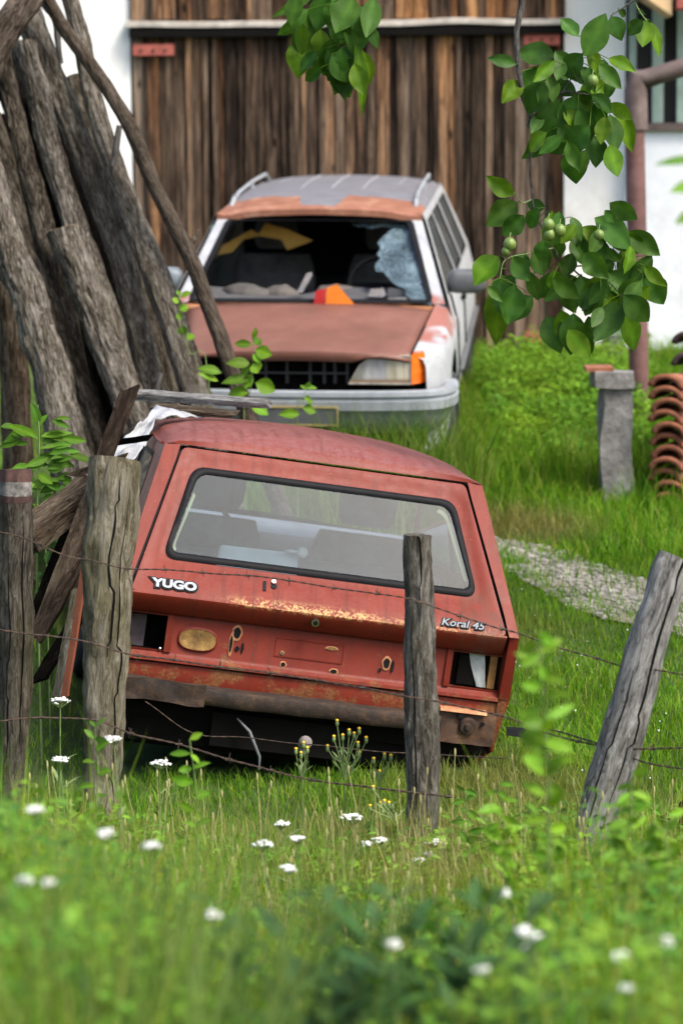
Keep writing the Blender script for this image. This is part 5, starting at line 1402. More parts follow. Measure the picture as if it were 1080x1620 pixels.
LEAVES = [  # base, tip, width in photo px, shade
    (500, -12, 428, 27, 16, 0), (492, 12, 478, 92, 50, 0), (480, 62, 470, 122, 42, 1), (528, -5, 540, 72, 46, 0), (540, 68, 545, 158, 44, 0), (560, 62, 579, 182, 20, 1), (574, 80, 586, 135, 22, 1), (592, -5, 578, 60, 34, 0), (560, -5, 530, 52, 40, 0), (585, 40, 597, 76, 18, 0), (515, -10, 500, 48, 44, 0), (545, 15, 600, 22, 16, 0), (560, 20, 562, 90, 40, 0), (525, 60, 512, 118, 34, 0), (548, 90, 530, 150, 30, 0), (470, -10, 460, 40, 30, 0), (560, 100, 575, 150, 26, 1),
    (925, 88, 958, 20, 62, 0), (914, 57, 886, 29, 34, 0), (878, 88, 815, 84, 36, 0), (816, 101, 771, 91, 20, 0), (866, 107, 814, 152, 62, 0), (822, 128, 794, 162, 30, 1), (861, 130, 833, 180, 54, 0), (886, 155, 859, 226, 58, 0), (921, 84, 890, 120, 44, 0), (956, 94, 940, 128, 44, 0), (962, 92, 1005, 111, 24, 1), (978, 172, 1001, 240, 26, 1), (964, 180, 974, 242, 34, 0), (926, 168, 886, 192, 52, 0), (938, 186, 918, 226, 60, 0), (902, 214, 870, 243, 36, 0), (906, 228, 911, 292, 42, 0), (940, 214, 943, 264, 48, 0), (964, 228, 976, 280, 34, 1), (967, 25, 983, 62, 26, 0), (1016, 30, 994, 56, 26, 0), (1022, 31, 1016, 74, 40, 1), (1029, 34, 1044, 90, 22, 1), (977, 14, 990, 26, 16, 0), (1010, 16, 1020, 22, 14, 0), (905, 150, 940, 160, 30, 0), (935, 150, 968, 178, 40, 0), (905, 105, 930, 135, 40, 0), (870, 120, 876, 160, 30, 0), (948, 160, 940, 205, 44, 0), (880, 130, 912, 150, 30, 0), (920, 150, 905, 185, 40, 0),
    (812, 308, 769, 279, 28, 1), (818, 320, 769, 357, 44, 0), (862, 328, 832, 322, 38, 0), (852, 330, 836, 362, 46, 0), (828, 340, 794, 372, 34, 0), (964, 320, 1008, 346, 38, 0), (940, 344, 1002, 392, 56, 0), (956, 332, 972, 352, 34, 0), (994, 365, 1044, 404, 32, 0), (899, 354, 911, 392, 52, 0), (926, 360, 941, 412, 46, 0), (788, 405, 749, 450, 70, 1), (791, 442, 783, 547, 84, 1), (813, 450, 802, 514, 70, 0), (811, 407, 838, 445, 54, 0), (843, 398, 860, 436, 58, 0), (897, 432, 908, 495, 62, 0), (920, 436, 931, 497, 42, 0), (907, 495, 903, 562, 58, 0), (887, 490, 898, 548, 36, 1), (984, 476, 938, 542, 66, 0), (970, 442, 948, 494, 58, 0), (986, 466, 1029, 511, 44, 0), (986, 488, 1008, 558, 34, 1), (1016, 432, 1052, 482, 50, 0), (979, 405, 1008, 444, 44, 0), (930, 500, 938, 541, 36, 0), (877, 426, 877, 462, 40, 1), (860, 380, 852, 412, 46, 0), (885, 375, 880, 410, 44, 0), (955, 380, 945, 420, 46, 0), (905, 400, 890, 440, 40, 0), (960, 430, 1000, 470, 44, 0), (970, 360, 990, 400, 40, 0), (925, 400, 960, 440, 44, 0), (860, 400, 846, 432, 40, 0), (830, 400, 815, 440, 44, 0), (940, 460, 925, 500, 44, 0), (870, 425, 850, 415, 30, 0)]
fol = MB()
for (x0, x1, y0, y1, cnt) in ((812, 985, 60, 250, 40), (770, 1035, 325, 530, 64), (450, 595, -10, 130, 34)):
    for k in range(cnt):
        a = rnd.uniform(.6, 2.5); x, y = rnd.uniform(x0, x1), rnd.uniform(y0, y1)
        if abs((x - x0) / (x1 - x0) - .5) + abs((y - y0) / (y1 - y0) - .5) > .62: continue
        L = rnd.uniform(34, 62); LEAVES.append((x, y, x + math.cos(a) * L, y + math.sin(a) * L, L * rnd.uniform(.4, .62), int(rnd.random() < .3)))
for (bx_, by_, tx_, ty_, wd, sh) in LEAVES:
    D = (10.5 if bx_ < 620 else 10.06) + rnd.uniform(-.10, .10)
    b = at(bx_, by_, D); t = at(tx_, ty_, D + rnd.uniform(-.05, .05)); wd = min(wd * 1.1, .70 * math.hypot(tx_ - bx_, ty_ - by_), 46)
    nrm = Vector((rnd.uniform(-.45, .45), -1, rnd.uniform(-.2, .5)))
    col = jcol((1.0, 1.0, 1.0) if not sh else (2.0, 1.6, .7), .22)
    leaf3(fol, rel(b, WT), rel(t, WT), wd / FPX * D * rnd.uniform(.85, 1.05), nrm, col, rnd.uniform(.05, .6), rnd.uniform(-.15, .45), 9, .6, .3)
    q = min(TWIG, key=lambda k_: (k_ - b).length)
    if (q - b).length < .16: fol.tube([rel(q, WT), rel(q.lerp(b, .5) + Vector((0, 0, .008)), WT), rel(b, WT)], .0016, 5, (2.2, 1.6, .9))
# sprays high above the picture and one blurred spray close to the lens at the right edge
for k in range(420):
    c = Vector((rnd.uniform(1.75, 3.8), 10.9 + rnd.uniform(-.8, .9), rnd.uniform(4.0, 5.2)))
    d = Vector((rnd.uniform(-1, 1), rnd.uniform(-1, 1), rnd.uniform(-.9, .2))).normalized()
    leaf3(fol, rel(c, WT), rel(c + d * rnd.uniform(.1, .17), WT), rnd.uniform(.05, .075), Vector((rnd.uniform(-.5, .5), rnd.uniform(-.5, .5), 1)), jcol((1, 1, 1)), .25, .1, 4)
fol.build('foliage', MT['walnut_leaf'], tree, smooth=60)
for (x, y, r) in ((867, 355, 9.5), (869, 371, 9), (885, 364, 9.5), (806, 386, 10), (800, 397, 7), (947, 371, 8), (937, 127, 9)):
    c = rel(at(x, y, 9.9), WT); m = MB(); m.sphere((0, 0, 0), r / FPX * 10.0, 14, 10, (1, 1, 1.1)); o = m.build('walnut', MT['nut'], tree, smooth=True); o.location = c
    m = MB(); m.tube([(0, 0, r / FPX * 10.0), (.004, .01, r / FPX * 10.0 + .02)], .002, 6); m.build('nut_stalk', MT['stem'], o)
fw = empty('leafy_shoot', (1.05, 5.6, gz(1.05, 5.6)), 'blurred narrow leaves entering at the right edge in front of the white wall', 'plant')
m = MB(); s0 = rel(Vector((1.02, 5.6, gz(1.02, 5.6))), fw.location); m.tube([s0, rel((1.0, 5.6, 1.2), fw.location), rel(at(1110, 250, 5.6), fw.location)], [.006, .005, .002], 7); m.build('stem', MT['stem'], fw)
m = MB()
for (a, b, c, d, wd) in ((1112, 250, 1036, 258, 16), (1110, 290, 1060, 302, 22), (1115, 330, 1068, 352, 24), (1110, 380, 1150, 400, 22), (1110, 420, 1140, 470, 22), (1108, 600, 1150, 640, 24), (1106, 800, 1150, 830, 24)):
    leaf3(m, rel(at(a, b, 5.6), fw.location), rel(at(c, d, 5.55), fw.location), wd / FPX * 5.6, Vector((.1, -1, .6)), jcol((1, 1, 1)), .2, .1)
m.build('foliage', MT['weed_leaf'], fw, smooth=60)

# ------------------------------------------------------------------ single plants
def sprig(name, stem_px, D, leaves, label, cat, mat, width=.0035, stemmat='stem', group=None, foot=None):
    """a plant with a stem through photo points and leaves given in photo px"""
    pts = [at(x, y, D) for x, y in stem_px]; g = pts[-1].copy()
    if foot is None: foot = Vector((g.x, g.y, gz(g.x, g.y)))
    if g.z - foot.z > .02: pts.append(foot - Vector((0, 0, .02)))
    c0 = foot; r = empty(name, c0, label, cat, group)
    m = MB(); PP = refine(pts, 4); m.tube([rel(p, c0) for p in PP], [lerp(width * .5, width, i / len(PP)) for i in range(len(PP))], 6); m.build('stem', MT[stemmat], r, smooth=60)
    m = MB()
    for (bx_, by_, tx_, ty_, wd) in leaves:
        d2 = D + rnd.uniform(-.04, .04); b = at(bx_, by_, D); t = at(tx_, ty_, d2)
        leaf3(m, rel(b, c0), rel(t, c0), wd / FPX * D, Vector((rnd.uniform(-.8, .8), -1, rnd.uniform(-.1, 1.3))), jcol((.8, .8, .8), .35), rnd.uniform(.1, .5), rnd.uniform(0, .3), 6, .6)
    m.build('foliage', MT[mat], r, smooth=60); return r


sprig('climbing_vine', [(402, 522), (400, 560), (398, 605), (390, 640), (386, 660)], 12.6, [(400, 535, 405, 518, 10), (398, 545, 370, 543, 14), (402, 545, 412, 535, 18), (404, 552, 430, 562, 22), (396, 575, 358, 573, 20), (398, 580, 380, 600, 22), (399, 575, 408, 590, 24), (404, 605, 436, 618, 26), (396, 600, 350, 603, 20), (392, 622, 360, 622, 26), (396, 640, 425, 655, 26), (388, 615, 398, 590, 18), (350, 590, 312, 580, 18), (345, 603, 312, 590, 14), (385, 640, 370, 630, 16), (400, 560, 412, 574, 16)], 'bright green vine shoot growing up between the red roof and the grey bumper', 'vine', 'lime_leaf')
sprig('climbing_vine', [(284, 465), (283, 500), (290, 530), (302, 560), (330, 600)], 12.9, [(285, 470, 303, 462, 14), (283, 478, 272, 472, 12), (284, 490, 298, 484, 16), (286, 505, 280, 495, 14), (287, 515, 292, 530, 18), (295, 535, 308, 530, 14), (284, 468, 280, 458, 8)], 'small vine sprig against the left end of the brown bonnet', 'vine', 'lime_leaf')
sprig('climbing_vine', [(484, 612), (478, 640), (470, 662)], 12.6, [(484, 615, 502, 612, 14), (484, 618, 476, 608, 12), (481, 630, 496, 636, 16), (478, 645, 500, 652, 18), (474, 655, 440, 655, 16), (484, 612, 490, 604, 9)], 'tiny vine sprig in front of the pale bumper of the grey car', 'vine', 'lime_leaf')
# nettles left
LV = []
for k in range(64):
    x, y = rnd.uniform(-10, 118), rnd.uniform(662, 830)
    if x > 70 + (y - 660) * .2 + 40 or (y < 690 and x > 90): continue
    a = rnd.choice((-1, 1)); LV.append((x, y, x + a * rnd.uniform(22, 42), y + rnd.uniform(-8, 18), rnd.uniform(9, 15)))
LV += [(60, 672, 50, 636, 16), (62, 674, 76, 655, 14), (60, 690, 12, 672, 16), (64, 690, 116, 683, 16), (66, 700, 100, 690, 20), (40, 680, 5, 700, 14), (62, 720, 118, 738, 22), (66, 760, 100, 775, 24)]
sprig('nettle', [(60, 640), (62, 700), (60, 780), (58, 860)], 9.9, LV, 'leafy green nettle clump behind the painted fence post', 'nettle', 'weed_leaf', .005)
LV = []
for k in range(34):
    x, y = rnd.uniform(52, 104), rnd.uniform(820, 960); LV.append((x, y, x + rnd.uniform(-26, 26), y + rnd.uniform(-4, 28), rnd.uniform(7, 14)))
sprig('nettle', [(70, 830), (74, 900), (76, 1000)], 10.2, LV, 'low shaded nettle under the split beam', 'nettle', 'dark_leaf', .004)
# sapling with big leaves right of the car, in front
def sapling(px0, px1, D, n, size, label, mat='lime_leaf', name='sapling', spread=42):
    LVs = []
    for k in range(n):
        t = k / (n - 1); x, y = lerp(px0[0], px1[0], t), lerp(px0[1], px1[1], t); a = (-1) ** k
        s_ = size * (.55 + .45 * math.sin(math.pi * (.15 + .8 * t)))
        an = rnd.uniform(-.9, .7); LVs.append((x, y, x + a * s_ * math.cos(an) * rnd.uniform(.7, 1.2), y + math.sin(an) * s_, s_ * rnd.uniform(.3, .6)))
        if rnd.random() < .6: LVs.append((x, y, x - a * s_ * rnd.uniform(.2, .9), y + rnd.uniform(-.6, .7) * s_, s_ * rnd.uniform(.3, .55)))
    return sprig(name, [px0, ((px0[0] + px1[0]) / 2 + 4, (px0[1] + px1[1]) / 2), px1], D, LVs, label, 'sapling', mat)
sapling((852, 1000), (868, 1330), 5.4, 20, 50, 'slim sapling with pale leaves rising to the right of the red car')
sapling((300, 1170), (312, 1330), 7.4, 8, 34, 'bright leafed seedling in front of the dark gap under the bumper')
sapling((1000, 1225), (985, 1480), 6.0, 18, 36, 'leafy shoot growing in front of the leaning grey post')
sapling((1055, 1290), (1040, 1500), 5.9, 18, 42, 'bushy shoot at the lower right edge beside the fallen log')
sapling((872, 1330), (878, 1500), 6.2, 18, 38, 'lime green shoot left of the foot of the leaning post')
sapling((790, 1240), (800, 1430), 6.8, 16, 34, 'small green shoot between the middle post and the leaning post')
sapling((735, 1250), (742, 1400), 7.9, 10, 26, 'short leafy weed just right of the middle fence post', 'weed_leaf')
sapling((150, 1150), (152, 1300), 7.9, 9, 28, 'leafy seedling at the foot of the thick mossy post', 'weed_leaf')
sapling((690, 1420), (700, 1600), 5.6, 14, 44, 'soft green weed below the white flower cluster', 'weed_leaf')
sapling((1020, 1330), (1010, 1520), 5.7, 16, 40, 'broad leafed shoot low under the leaning grey post', 'weed_leaf')
# dark feathery weeds at the bottom
def feather(px, D, h, label, n=70, mat='dark_leaf', spread=.30, name='feathery_weed'):
    c = at(px[0], px[1], D); f = Vector((c.x, D, gz(c.x, D))); r = empty(name, f, label, 'weed', 'dark feathery weeds')
    m = MB(); s_ = MB(); top = c.z - f.z
    for k in range(9):
        a = rnd.uniform(0, 6.28); lean = Vector((math.cos(a), math.sin(a), 0)) * spread * rnd.uniform(.3, 1); hh = top * rnd.uniform(.72, 1.05)
        pts = [lean * (t ** 1.4) + Vector((0, 0, hh * t)) for t in (0, .25, .5, .75, 1)]; s_.tube(pts, [.004, .0038, .003, .0022, .001], 5)
        for q in range(n // 5):
            t = rnd.uniform(.25, 1); p = lean * (t ** 1.4) + Vector((0, 0, hh * t)); an = rnd.uniform(0, 6.28)
            d = Vector((math.cos(an), math.sin(an), rnd.uniform(.1, .9))).normalized(); L = rnd.uniform(.07, .16) * (1.15 - .5 * t)
            leaf3(m, p, p + d * L, L * rnd.uniform(.22, .38), Vector((0, 0, 1)), jcol((1, 1, 1), .25), .2, .2, 4)
    s_.build('stem', MT['stem'], r); m.build('foliage', MT[mat], r, smooth=60)
feather((470, 1465), 4.4, .3, 'dark green feathery weed low at the centre of the bottom edge', 170)
feather((600, 1385), 4.7, .3, 'tallest dark bluish weed below the middle fence post', 200, spread=.22)
feather((690, 1440), 4.4, .3, 'dark weed right of the tallest one along the bottom edge', 170)
feather((395, 1550), 4.2, .3, 'dark weed at the lower left of the feathery group', 120)
feather((800, 1540), 4.2, .3, 'dark weed left of the one in the lower right corner', 120)
feather((540, 1440), 4.3, .3, 'dark weed in the middle between the low one and the tallest one', 170)
feather((900, 1575), 4.2, .3, 'dark weed rising near the lower right corner', 110)

# yellow flowered weeds in front of the bumper
def hawk(px, D, heads, label):
    f = at(px[0], px[1], D); f = Vector((f.x, D, gz(f.x, D))); r = empty('yellow_wildflower', f, label, 'wildflower', 'yellow wildflowers')
    m = MB(); fl = MB(); root = at(px[0], px[1], D)
    for (x, y) in heads:
        h = at(x, y, D + rnd.uniform(-.05, .05)); mid = root.lerp(h, .55) + Vector((rnd.uniform(-.01, .01), 0, .0))
        m.tube([rel(f, f), rel(root, f), rel(mid, f), rel(h, f)], [.003, .0028, .0022, .0018], 6)
        m.sphere(rel(h, f), .008, 8, 5, (.8, .8, 1.5))
        fl.sphere(rel(h, f) + Vector((0, 0, .012)), .006, 8, 5, (1, 1, .8))
        for q in range(2):
            p = root.lerp(h, rnd.uniform(.2, .7)); leaf3(m, rel(p, f), rel(p, f) + Vector((rnd.uniform(-.04, .04), rnd.uniform(-.03, .03), .03)), .006, Vector((0, -1, .4)), (1, 1, 1), .1, .1, 3)
    m.build('stem', MT['stem'], r, smooth=60); fl.build('flower_head', MT['yellowpetal'], r, smooth=60)
hawk((545, 1235), 8.85, [(533, 1145), (518, 1185), (528, 1170), (542, 1168), (552, 1160), (560, 1165), (568, 1158), (566, 1180), (579, 1172), (568, 1195)], 'many headed yellow flowered weed left of the middle post')
hawk((600, 1240), 8.85, [(591, 1205), (608, 1198), (618, 1200), (600, 1225)], 'small yellow flowered weed close to the middle post')
hawk((478, 1235), 8.8, [(468, 1190), (476, 1196), (486, 1188), (480, 1180)], 'yellow budded weed below the tow ball')
hawk((628, 1300), 8.5, [(608, 1272), (615, 1275), (585, 1280), (602, 1275), (590, 1250)], 'low yellow flowers at the foot of the middle post')

# ------------------------------------------------------------------ yarrow
YW = [((95, 1110), 8.7, 22, 'white flower head in front of the leftmost painted post'), ((180, 1170), 8.0, 20, 'white flower head against the lower part of the thick mossy post'), ((252, 1208), 8.5, 24, 'white twin flower head right of the thick mossy post foot'), ((95, 1203), 8.2, 18, 'white flower head low between the two left posts'), ((53, 1283), 8.0, 18, 'white flower head below the foot of the leftmost post'), ((166, 1320), 7.8, 16, 'white flower head under the foot of the thick mossy post'), ((238, 1340), 7.6, 18, 'white flower head at the left standing above the lone pale pair'), ((40, 1394), 7.2, 18, 'blurred white flower head, left one of the pair near the left edge'), ((76, 1398), 7.2, 14, 'blurred white flower head, right one of the pair near the left edge'), ((337, 1448), 6.8, 28, 'broad blurred white flower head alone in the lower left grass'), ((445, 1305), 8.1, 18, 'small white flower head highest left of the middle post'), ((415, 1337), 7.3, 24, 'blurred white flower head below the small highest one'), ((470, 1328), 7.5, 16, 'blurred white flower head beside the broad blurred one in mid meadow'), ((456, 1375), 7.0, 18, 'faint white flower head lowest of the mid meadow group'), ((557, 1294), 8.3, 26, 'crisp domed white flower head left of the middle post foot'), ((600, 1330), 8.2, 18, 'white flower head between the domed one and the middle post'), ((580, 1336), 8.2, 14, 'tiny white flower head left of the one by the middle post'), ((686, 1332), 8.3, 22, 'crisp white flower head right of the middle post foot'), ((658, 1364), 8.1, 24, 'white flower head just below the foot of the middle post'), ((678, 1353), 8.15, 13, 'tiny white flower head between the two by the middle post'), ((794, 1414), 7.2, 20, 'white flower head alone right of the middle post'), ((826, 1475), 6.7, 18, 'upper left white flower head of the trio at lower right'), ((848, 1486), 6.7, 26, 'broadest white flower head of the trio at lower right'), ((831, 1502), 6.65, 18, 'lowest white flower head of the trio at lower right'), ((980, 1516), 6.6, 26, 'white flower head under the leaning grey post'), ((620, 1495), 6.2, 20, 'blurred white flower head among the dark weeds'), ((760, 1536), 6.0, 16, 'blurred white bud head right of the dark weeds'), ((992, 1565), 6.2, 16, 'pale flower head lowest at the right'), ((1052, 1490), 6.6, 16, 'white flower head at the right edge')]
for (px, D, wd, lab) in YW:
    if px[1] > 1465: D = 4.1 + (1600 - px[1]) * .002
    elif px[1] > 1400: D = 4.9
    elif px[1] > 1380: D = 4.4
    elif px[0] < 260 and px[1] > 1270: D = 5.2
    h = at(*px, D); f = Vector((h.x + rnd.uniform(-.04, .04), D, 0)); f.z = gz(f.x, D)
    r = empty('yarrow', f, lab, 'wildflower', 'white yarrow flowers')
    m = MB(); hh = rel(h, f); rad = wd / FPX * D * (.66 if D > 5 else .38)
    m.tube([(0, 0, -.02), hh * .5 + Vector((.008, 0, 0)), hh - Vector((0, 0, rad * .7))], [.003, .0026, .002], 6)
    fl = MB()
    for q in range(26):
        a = rnd.uniform(0, 6.28); rr = rad * math.sqrt(rnd.random()); p = hh + Vector((rr * math.cos(a), rr * math.sin(a), rad * .22 * (1 - (rr / rad) ** 2) + rnd.uniform(-.004, .004)))
        m.tube([hh - Vector((0, 0, rad * .75)), p - Vector((0, 0, .004))], [.0012, .0009], 4)
        for z in range(3):
            fl.sphere(p + Vector((rnd.uniform(-.006, .006), rnd.uniform(-.006, .006), rnd.uniform(-.002, .003))), rnd.uniform(.0032, .0052), 6, 4, (1.1, 1.1, .6))
    for q in range(5):
        p = hh * rnd.uniform(.2, .8); a = rnd.uniform(0, 6.28); leaf3(m, p, p + Vector((math.cos(a) * .07, math.sin(a) * .07, .04)), .012, Vector((0, 0, 1)), (1, 1, 1), .1, .2, 3)
    m.build('stem', MT['stem'], r, smooth=60); fl.build('flower_head', MT['petal'], r, smooth=60)

# ------------------------------------------------------------------ grass and ground cover (nobody could count it)
rng = np.random.default_rng(5)
gzv = np.vectorize(gz)


def blades(name, x, y, h, wd, col, lean, label, cat, mat='grass', seg=3, z=None):
    N = len(x); z = gzv(x, y) if z is None else z
    a = rng.uniform(0, 2 * np.pi, N); la = rng.uniform(0, 2 * np.pi, N); ln = lean * rng.uniform(.2, 1.3, N) * h
    sx, sy = np.cos(a) * wd / 2, np.sin(a) * wd / 2; dx, dy = np.cos(la) * ln, np.sin(la) * ln
    V = np.zeros((N, 5, 3), np.float32); C = np.ones((N, 5, 4), np.float32)
    for k, (t, ww) in enumerate(((0, 1), (0, -1), (.55, .8), (.55, -.8), (1, 0))):
        V[:, k, 0] = x + sx * ww + dx * t ** 1.9; V[:, k, 1] = y + sy * ww + dy * t ** 1.9; V[:, k, 2] = z - .01 + h * t * (1 - .25 * t * lean); C[:, k, :3] = col
    base = np.arange(N, dtype=np.int32)[:, None] * 5
    loops = (base + np.array([0, 1, 3, 2, 2, 3, 4], np.int32)).ravel()
    me = bpy.data.meshes.new(name); me.vertices.add(N * 5); me.loops.add(N * 7); me.polygons.add(N * 2)
    me.vertices.foreach_set('co', V.ravel()); me.loops.foreach_set('vertex_index', loops)
    st = np.arange(N, dtype=np.int32)[:, None] * 7 + np.array([0, 4], np.int32); me.polygons.foreach_set('loop_start', st.ravel().astype(np.int32))
    me.update(calc_edges=True); me.validate()
    ca = me.color_attributes.new('tint', 'FLOAT_COLOR', 'POINT'); ca.data.foreach_set('color', C.ravel())
    me.shade_smooth(); me.materials.append(MT[mat]); o = bpy.data.objects.new(name, me); COL.objects.link(o)
    return tag(o, label, cat, kind='stuff')


def patchy(x, y, s, seed): return np.array([noise.noise((a * s, b * s, seed)) for a, b in zip(x, y)])


def palette(N, cols, w_):
    cols = np.array(cols); i = rng.choice(len(cols), N, p=np.array(w_) / sum(w_)); c = cols[i] * rng.uniform(.75, 1.25, (N, 1)); c[:, 0] *= rng.uniform(.85, 1.2, N); return c


GREEN = [(.085, .215, .012), (.135, .30, .016), (.20, .35, .028), (.30, .33, .075), (.055, .155, .012)]
def regional(c, x, y):
    c = c * (1 + .45 * patchy(x, y, 1.3, 50))[:, None]
    k = np.clip(patchy(x, y, 1.0, 60) * 2.2, 0, .7)[:, None]; c = c * (1 - k) + np.array((.10, .21, .055)) * k
    k = np.clip(patchy(x, y, 1.5, 70) * 2.4 - .3, 0, .65)[:, None]; return c * (1 - k) + np.array((.36, .33, .13)) * k


def in_car(x, y):
    cx = -.186 - .142 * (y - 9.6); c1 = (np.abs(x - cx) < .70) & (y > 9.72) & (y < 12.8)
    c2 = (np.abs(x - (-.26 + .085 * (y - 14.3))) < .80) & (y > 14.45) & (y < 18.6)
    return c1 | c2


def field(n, y0, y1, half, hmin, hmax, name, label, pathmask=True, lean=.55, wd=(.003, .006), cols=GREEN, w_=(3, 4, 3, 1, 2), patch=True):
    y = y0 + (y1 - y0) * rng.random(n) ** 1.0; x = rng.uniform(-1, 1, n) * (half + .13 * y)
    keep = ~in_car(x, y) & (y < BY - .15) & ~((x < -.82) & (y > 9.5) & (y < 19) & (rng.random(n) < .85))
    if pathmask:
        pd = np.array([path_d(a, b) if a > .1 and 9 < b < 15 else 9 for a, b in zip(x, y)]); nn = patchy(x, y, 2.3, 3) * .4 + patchy(x, y, 6, 5) * .55
        q = np.clip((pd + nn * 1.35 + .12) / .95, 0, 1); keep &= rng.random(n) < .2 + .8 * q * q
    x, y = x[keep], y[keep]; N = len(x); c = palette(N, cols, w_); h = rng.uniform(hmin, hmax, N)
    if patch:
        p = patchy(x, y, 1.4, 9); h = h * (1 + .6 * p)
        c = c * (1 + .35 * patchy(x, y, 1.7, 50))[:, None]
        dry = np.clip(1 - np.abs(np.hypot((x - .95) / .55, (y - 13.6) / .5)), 0, 1)[:, None] + np.clip(patchy(x, y, .9, 12)[:, None] - .28, 0, 1) * .8
        dry = np.clip(dry * 1.3, 0, .8); c = c * (1 - dry) + np.array((.26, .21, .085)) * dry * rng.uniform(.7, 1.3, (N, 1))
    return blades(name, x, y, h, rng.uniform(*wd, N), c, lean, label, 'grass')


field(90000, 8.4, 13.2, .55, .035, .10, 'lawn_grass', 'short mown green grass around the red car and along the gravel track')
field(70000, 12.8, 19.1, .55, .06, .17, 'meadow_grass', 'longer bright grass between the gravel track and the barn', lean=.6, wd=(.005, .009))
# tall grass in front of the grey car's bumper
n = 3800; x = rng.uniform(-.9, .75, n); y = rng.uniform(13.35, 14.15, n); blades('tall_grass', x, y, rng.uniform(.25, .78, n) * (1 - .4 * (x < -.1)), rng.uniform(.005, .009, n), palette(n, [(.12, .22, .02), (.22, .27, .06), (.07, .16, .015)], (3, 2, 3)), .4, 'tall pale grass standing in front of the grey car bumper', 'grass')
n = 900; x = rng.uniform(.42, .70, n); y = rng.uniform(14.6, 15.4, n); blades('tall_grass', x, y, rng.uniform(.12, .42, n), rng.uniform(.006, .011, n), palette(n, [(.12, .22, .02), (.22, .27, .06), (.07, .16, .015)], (3, 2, 3)), .4, 'tall pale grass around the front wheel of the grey car', 'grass')
# weed bank beside the stone pillar
def leafmass(name, pts, size, mat, label, cat, col=(1, 1, 1), var=.35):
    m = MB()
    for p, s_ in zip(pts, size):
        a = rnd.uniform(0, 6.28); d = Vector((math.cos(a), math.sin(a), rnd.uniform(-.2, .9))).normalized()
        q = noise.noise(p * 2.2 + Vector((9, 0, 0))); q2 = noise.noise(p * 1.4 + Vector((0, 40, 0))); cc = (col[0] * (1 + .7 * q - .5 * max(0, q2)), col[1] * (1 + .35 * q - .25 * max(0, q2)), col[2] * (1 + .5 * max(0, q2)))
        leaf3(m, p, p + d * s_, s_ * rnd.uniform(.3, .6), Vector((rnd.uniform(-.5, .5), rnd.uniform(-.9, 0), 1)), jcol(cc, var), .2, .25, 3)
    return tag(m.build(name, MT[mat], None, smooth=60), label, cat, kind='stuff')


pts = []; sz = []
for k in range(16000):
    y = rnd.uniform(14.5, 17.8); x = rnd.uniform(.85, 1.75 + (y - 14.5) * .12)
    top = .34 + .14 * noise.noise((x * 2.2, y * 2.2, 4)) + .12 * noise.noise((x * 6, y * 6, 2)); top *= sstep(14.2, 16.4, y) * sstep(.8, 1.05, x)
    z = top * rnd.random() ** .45; pts.append(Vector((x, y, gz(x, y) + max(.02, z)))); sz.append(rnd.uniform(.022, .05))
leafmass('weed_bank', pts, sz, 'weed_leaf', 'dense bank of green weeds between the grey car and the stone pillar', 'weeds', (1.2, 1.1, .8))
n = 5200; y = rng.uniform(14.4, 17.8, n); x = rng.uniform(.8, 1.8, n); blades('bank_grass', x, y, rng.uniform(.12, .38, n), rng.uniform(.004, .008, n), palette(n, GREEN, (3, 4, 4, 3, 1)), .5, 'tall grass growing through the weed bank', 'grass')
n = 5000; y = rng.uniform(13.9, 17.4, n); x = rng.uniform(1.55, 3.2, n); blades('verge_grass', x, y, rng.uniform(.12, .34, n), rng.uniform(.005, .009, n), palette(n, GREEN, (3, 3, 2, 1, 4)), .5, 'grass at the foot of the porch post and tile stacks', 'grass')
# clover heads on the lawn
m = MB()
for k in range(60):
    x, y = rnd.uniform(.5, 1.6), rnd.uniform(9.4, 12.4)
    if path_d(x, y) > 1.1: m.sphere((x, y, gz(x, y) + rnd.uniform(.06, .10)), rnd.uniform(.002, .0045), 6, 4)
tag(m.build('clover_heads', MT['petal'], None, smooth=60), 'tiny white clover heads scattered over the lawn right of the red car', 'clover', kind='stuff')

# the foreground meadow, thick and out of focus
def fg(n, y0, y1, h0, h1, name, label, cols, w_, wd, lean=.35, half=.35, f=None):
    y = rng.uniform(y0, y1, n); x = rng.uniform(-1, 1, n) * (half + .14 * y); h = rng.uniform(h0, h1, n) * (1 + .35 * patchy(x, y, 1.6, 21))
    return blades(name, x, y, h, rng.uniform(*wd, len(x)), regional(palette(len(x), cols, w_), x, y), lean, label, 'grass')


MEAD = [(.14, .30, .016), (.22, .38, .024), (.31, .40, .05), (.42, .39, .13), (.075, .19, .02)]
fg(26000, 7.7, 8.95, .06, .15, 'fence_grass', 'short mixed grass at the feet of the fence posts', MEAD, (4, 4, 2, 2, 4), (.004, .007), .6)
fg(30000, 6.2, 8.2, .10, .30, 'wild_meadow', 'wild knee high meadow grass in front of the fence', MEAD, (4, 4, 3, 2, 3), (.004, .008))
fg(9000, 3.6, 6.4, .14, .34, 'near_meadow', 'tall blurred grass nearest the camera', MEAD, (4, 5, 3, 2, 3), (.006, .011))
pts = []; sz = []
for k in range(26000):
    y = rnd.uniform(4.2, 8.3); x = rnd.uniform(-1, 1) * (.3 + .14 * y)
    top = (.20 + .09 * noise.noise((x * 2.4, y * 2.4, 14))) * (1.15 if y < 6.5 else lerp(1.15, .8, (y - 6.5) / 2))
    pts.append(Vector((x, y, gz(x, y) + top * (.25 + .85 * rnd.random())))); sz.append(rnd.choice((rnd.uniform(.010, .022), rnd.uniform(.018, .042))))
leafmass('meadow_weeds', pts, sz, 'weed_leaf', 'mixed leafy weeds filling the blurred foreground', 'weeds', (1.12, .98, 1.0), .6)
